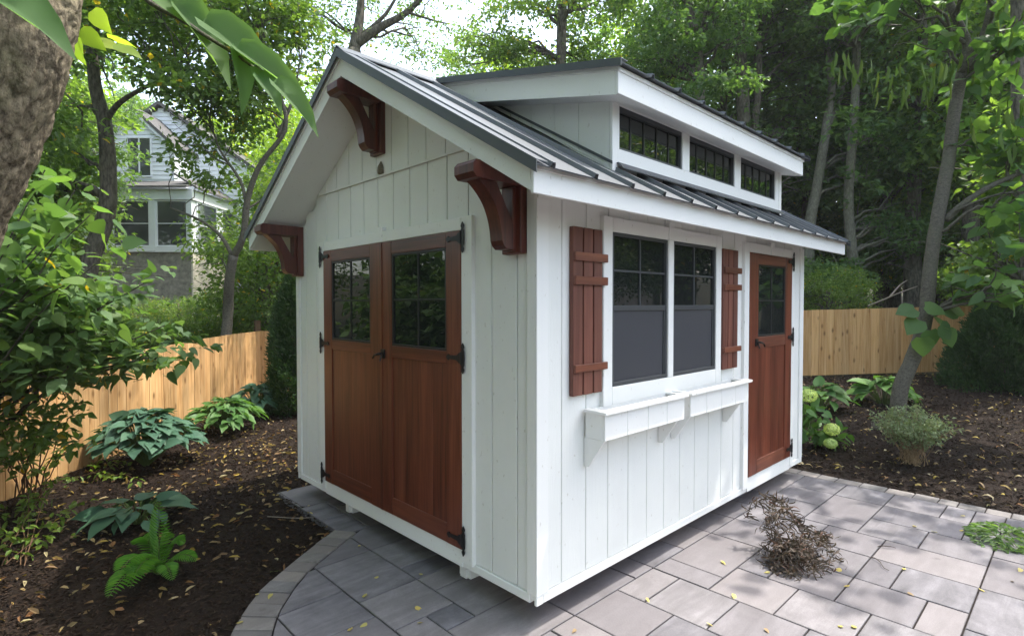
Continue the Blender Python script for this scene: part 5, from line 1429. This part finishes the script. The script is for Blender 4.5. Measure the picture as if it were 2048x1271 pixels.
# ------------------------------------------------------------------ mulch chips and leaf litter
def bed_points(n, u):
    out = []
    while sum(len(o) for o in out) < n:
        m = n*2
        if u < 0: x = rng.uniform(-4.2, 2.2, m); y = rng.uniform(.0, 8.2, m)
        else: x = rng.uniform(3.4, 13, m); y = rng.uniform(-4., 3.2, m)
        ok = ~in_patio(x+.03*np.sign(-u if u < 0 else 1)*0, y) & ~beyond(x, y)
        ok &= ~((x > -.0) & (x < L) & (y > 0) & (y < W)) & ~((x < 3.93) & (y < 1.9) & (x > -1.5) & curve_out(x, y))
        d = np.hypot(x+2, y+1.9); ok &= rng.random(m) < np.clip(4.0/d, 0, 1)**1.2
        out.append(np.stack([x[ok], y[ok]], 1))
    return np.concatenate(out)[:n]
def scatter(name, label, n, ln, wd, mat, tpl, side, zoff=.004, tilt=.35, frac=None):
    p = bed_points(n, side) if frac is None else frac(n)
    P = np.concatenate([p, (terr(p[:, 0], p[:, 1])+zoff)[:, None]], 1); P[:, 2] += rng.random(n)*.012
    d = rng.normal(size=(n, 3)); d[:, 2] *= .25; nr = rng.normal(size=(n, 3))*tilt; nr[:, 2] += 1
    o = leaf_obj(name, [leaves(P, d, nr, ln*rng.uniform(.5, 1.5, n), wd*rng.uniform(.6, 1.3, n), tpl)], M[mat]); tag(o, label, None, None, 'stuff'); return o
scatter('bark_mulch', 'dark shredded bark mulch in the left bed', 42000, .034, .013, 'chips', T_QUAD, -1, .002, .6)
scatter('bark_mulch', 'dark shredded bark mulch in the right bed', 34000, .040, .016, 'chips', T_QUAD, 1, .002, .6)
def lit_left(n):
    p = bed_points(n*3, -1); w = np.exp(-((p[:, 0]-.2+.0)**2)/1.6-((p[:, 1]-4.4)**2)/3.0)+.14+.5*np.exp(-((p[:, 0]+1.5)**2+(p[:, 1]-3.2)**2)/.7); k = rng.random(len(p)) < w; p = p[k]
    return p[:n] if len(p) >= n else np.concatenate([p, p[:n-len(p)]+.03])
scatter('leaf_litter', 'tan and yellow fallen leaves strewn over the left mulch', 1500, .052, .022, 'litter', T_LANCE, -1, .014, .45, lit_left)
scatter('leaf_litter', 'pale curled fallen leaves strewn over the right mulch', 1900, .055, .017, 'litter', T_CURL, 1, .014, .45)
# counted leaves lying on the pavers

YL = [
    (-0.468, 0.902, 'w'),
    (-0.680, 0.661, 'y'),
    (-0.585, 0.655, 'y'),
    (-0.290, 1.049, 'y'),
    (-0.319, 0.615, 'y'),
    (-0.158, 1.519, 'y'),
    (-0.890, 1.346, 'y'),
    (-0.831, 1.304, 'y'),
    (-0.084, 2.503, 'y'),
    (-0.139, 2.359, 'y'),
    (-0.741, 1.570, 'g'),
    (-0.080, 0.889, 'y'),
    (-0.395, 0.478, 'y'),
    (0.678, -0.208, 'w'),
    (0.690, -0.560, 'w'),
    (1.073, -0.530, 'w'),
    (1.416, -0.295, 'w'),
    (0.859, -0.791, 'b'),
    (1.845, -0.867, 'y'),
    (1.654, -0.964, 'y'),
    (1.150, -1.059, 'y'),
    (1.190, -1.103, 'y'),
    (2.118, -1.139, 'y'),
    (2.982, -1.035, 'y'),
    (2.974, -1.141, 'y'),
    (3.142, -1.303, 'y'),
    (3.516, -1.267, 'y'),
    (2.153, -1.492, 'y'),
    (2.660, -1.643, 'y'),
    (2.412, -1.621, 'b'),
    (1.809, -1.215, 'b'),
    (1.484, -0.573, 'w'),
    (-1.047, 1.119, 'y'),
    (0.157, -0.126, 'b'),
]
kinds = {'y': ('small yellow leaf fallen on the grey patio pavers', 'fallen_yellow'), 'w': ('pale curled yellow leaf on the sunlit pavers by the shed', 'fallen_yellow'), 'b': ('brown crumpled leaf fallen on the patio', 'litter'), 'g': ('yellow green leaf lying across the edging stones of the curve', 'leaf_low')}
base_leaf = {}
for x, y, k in YL:
    if k not in base_leaf:
        o = leaf_obj('fallen_leaf', [leaves(np.zeros((1, 3)), np.array([(1., 0, .0)]), np.array([(0, 0.15, 1.)]), .062, .034, T_BROAD)], M[kinds[k][1]], None, True)
        tag(o, kinds[k][0], 'leaf', 'fallen leaves on the patio'); base_leaf[k] = o
    else:
        o = base_leaf[k].copy(); COL.objects.link(o)
    o.location = (x, y, G+.009); o.rotation_euler = (rng.uniform(-.25, .25), rng.uniform(-.1, .2), rng.uniform(0, 6.28)); s = rng.uniform(.5, .9)*(1.25 if k == 'g' else 1); o.scale = (s, s*rng.uniform(.7, 1.1), s)
"""
"""
# ------------------------------------------------------------------ thin haze volume, added to lift the dark background tones
mb = MB(); mb.box(-96, 106, -96, 106, -1.6, 20.5); hm = bpy.data.materials.new('added_haze'); hm.use_nodes = True
t_ = hm.node_tree; t_.nodes.clear(); o_ = t_.nodes.new('ShaderNodeOutputMaterial'); v_ = t_.nodes.new('ShaderNodeVolumePrincipled')
v_.inputs['Density'].default_value = .0009; v_.inputs['Color'].default_value = (.93, .95, .93, 1); t_.links.new(v_.outputs[0], o_.inputs['Volume'])
tag(mb.obj('haze', [hm]), 'pale thin haze added to lift the dark tones of the wood', None, None, 'stuff')
# ------------------------------------------------------------------ light, sky, camera
sun_dir = np.array([.45, -.172, 1.]); sun_dir /= np.linalg.norm(sun_dir)
w = bpy.data.worlds.new('World'); scene.world = w; w.use_nodes = True; nt = w.node_tree; bg = nt.nodes['Background']
sky = nt.nodes.new('ShaderNodeTexSky'); sky.sky_type = 'NISHITA'; sky.sun_disc = False
sky.sun_elevation = math.asin(sun_dir[2]); sky.sun_rotation = math.atan2(sun_dir[0], sun_dir[1]); sky.air_density = 1.2; sky.dust_density = 3.0; sky.ozone_density = 1.
hs = nt.nodes.new('ShaderNodeHueSaturation'); hs.inputs['Saturation'].default_value = .72; nt.links.new(sky.outputs[0], hs.inputs['Color']); nt.links.new(hs.outputs[0], bg.inputs['Color']); bg.inputs['Strength'].default_value = .15
sl = bpy.data.lights.new('sun', 'SUN'); sl.energy = 1.5; sl.angle = R(.53); sl.color = (1, .955, .89); so2 = bpy.data.objects.new('sun', sl); COL.objects.link(so2)
from mathutils import Vector, Matrix
so2.rotation_euler = Vector(sun_dir).to_track_quat('Z', 'Y').to_euler(); so2.location = (10, -5, 20)
cd = bpy.data.cameras.new('camera'); cam = bpy.data.objects.new('camera', cd); COL.objects.link(cam); scene.camera = cam
cd.sensor_fit = 'HORIZONTAL'; cd.sensor_width = 36; cd.lens = 36*1107.269/2048; cd.clip_end = 600; cd.clip_start = .05
cam.matrix_world = Matrix(((0.721378, 0.017882, -0.692310, -2.003568), (-0.692541, 0.017438, -0.721168, -1.907781), (-0.000824, 0.999688, 0.024963, 1.532632), (0.000000, 0.000000, 0.000000, 1.000000)))
vs = scene.view_settings; vs.view_transform = 'Standard'; vs.look = 'None'; vs.gamma = 1; vs.exposure = 2.08
scene.render.engine = 'CYCLES'; scene.cycles.max_bounces = 6; scene.cycles.diffuse_bounces = 4; scene.cycles.transparent_max_bounces = 8
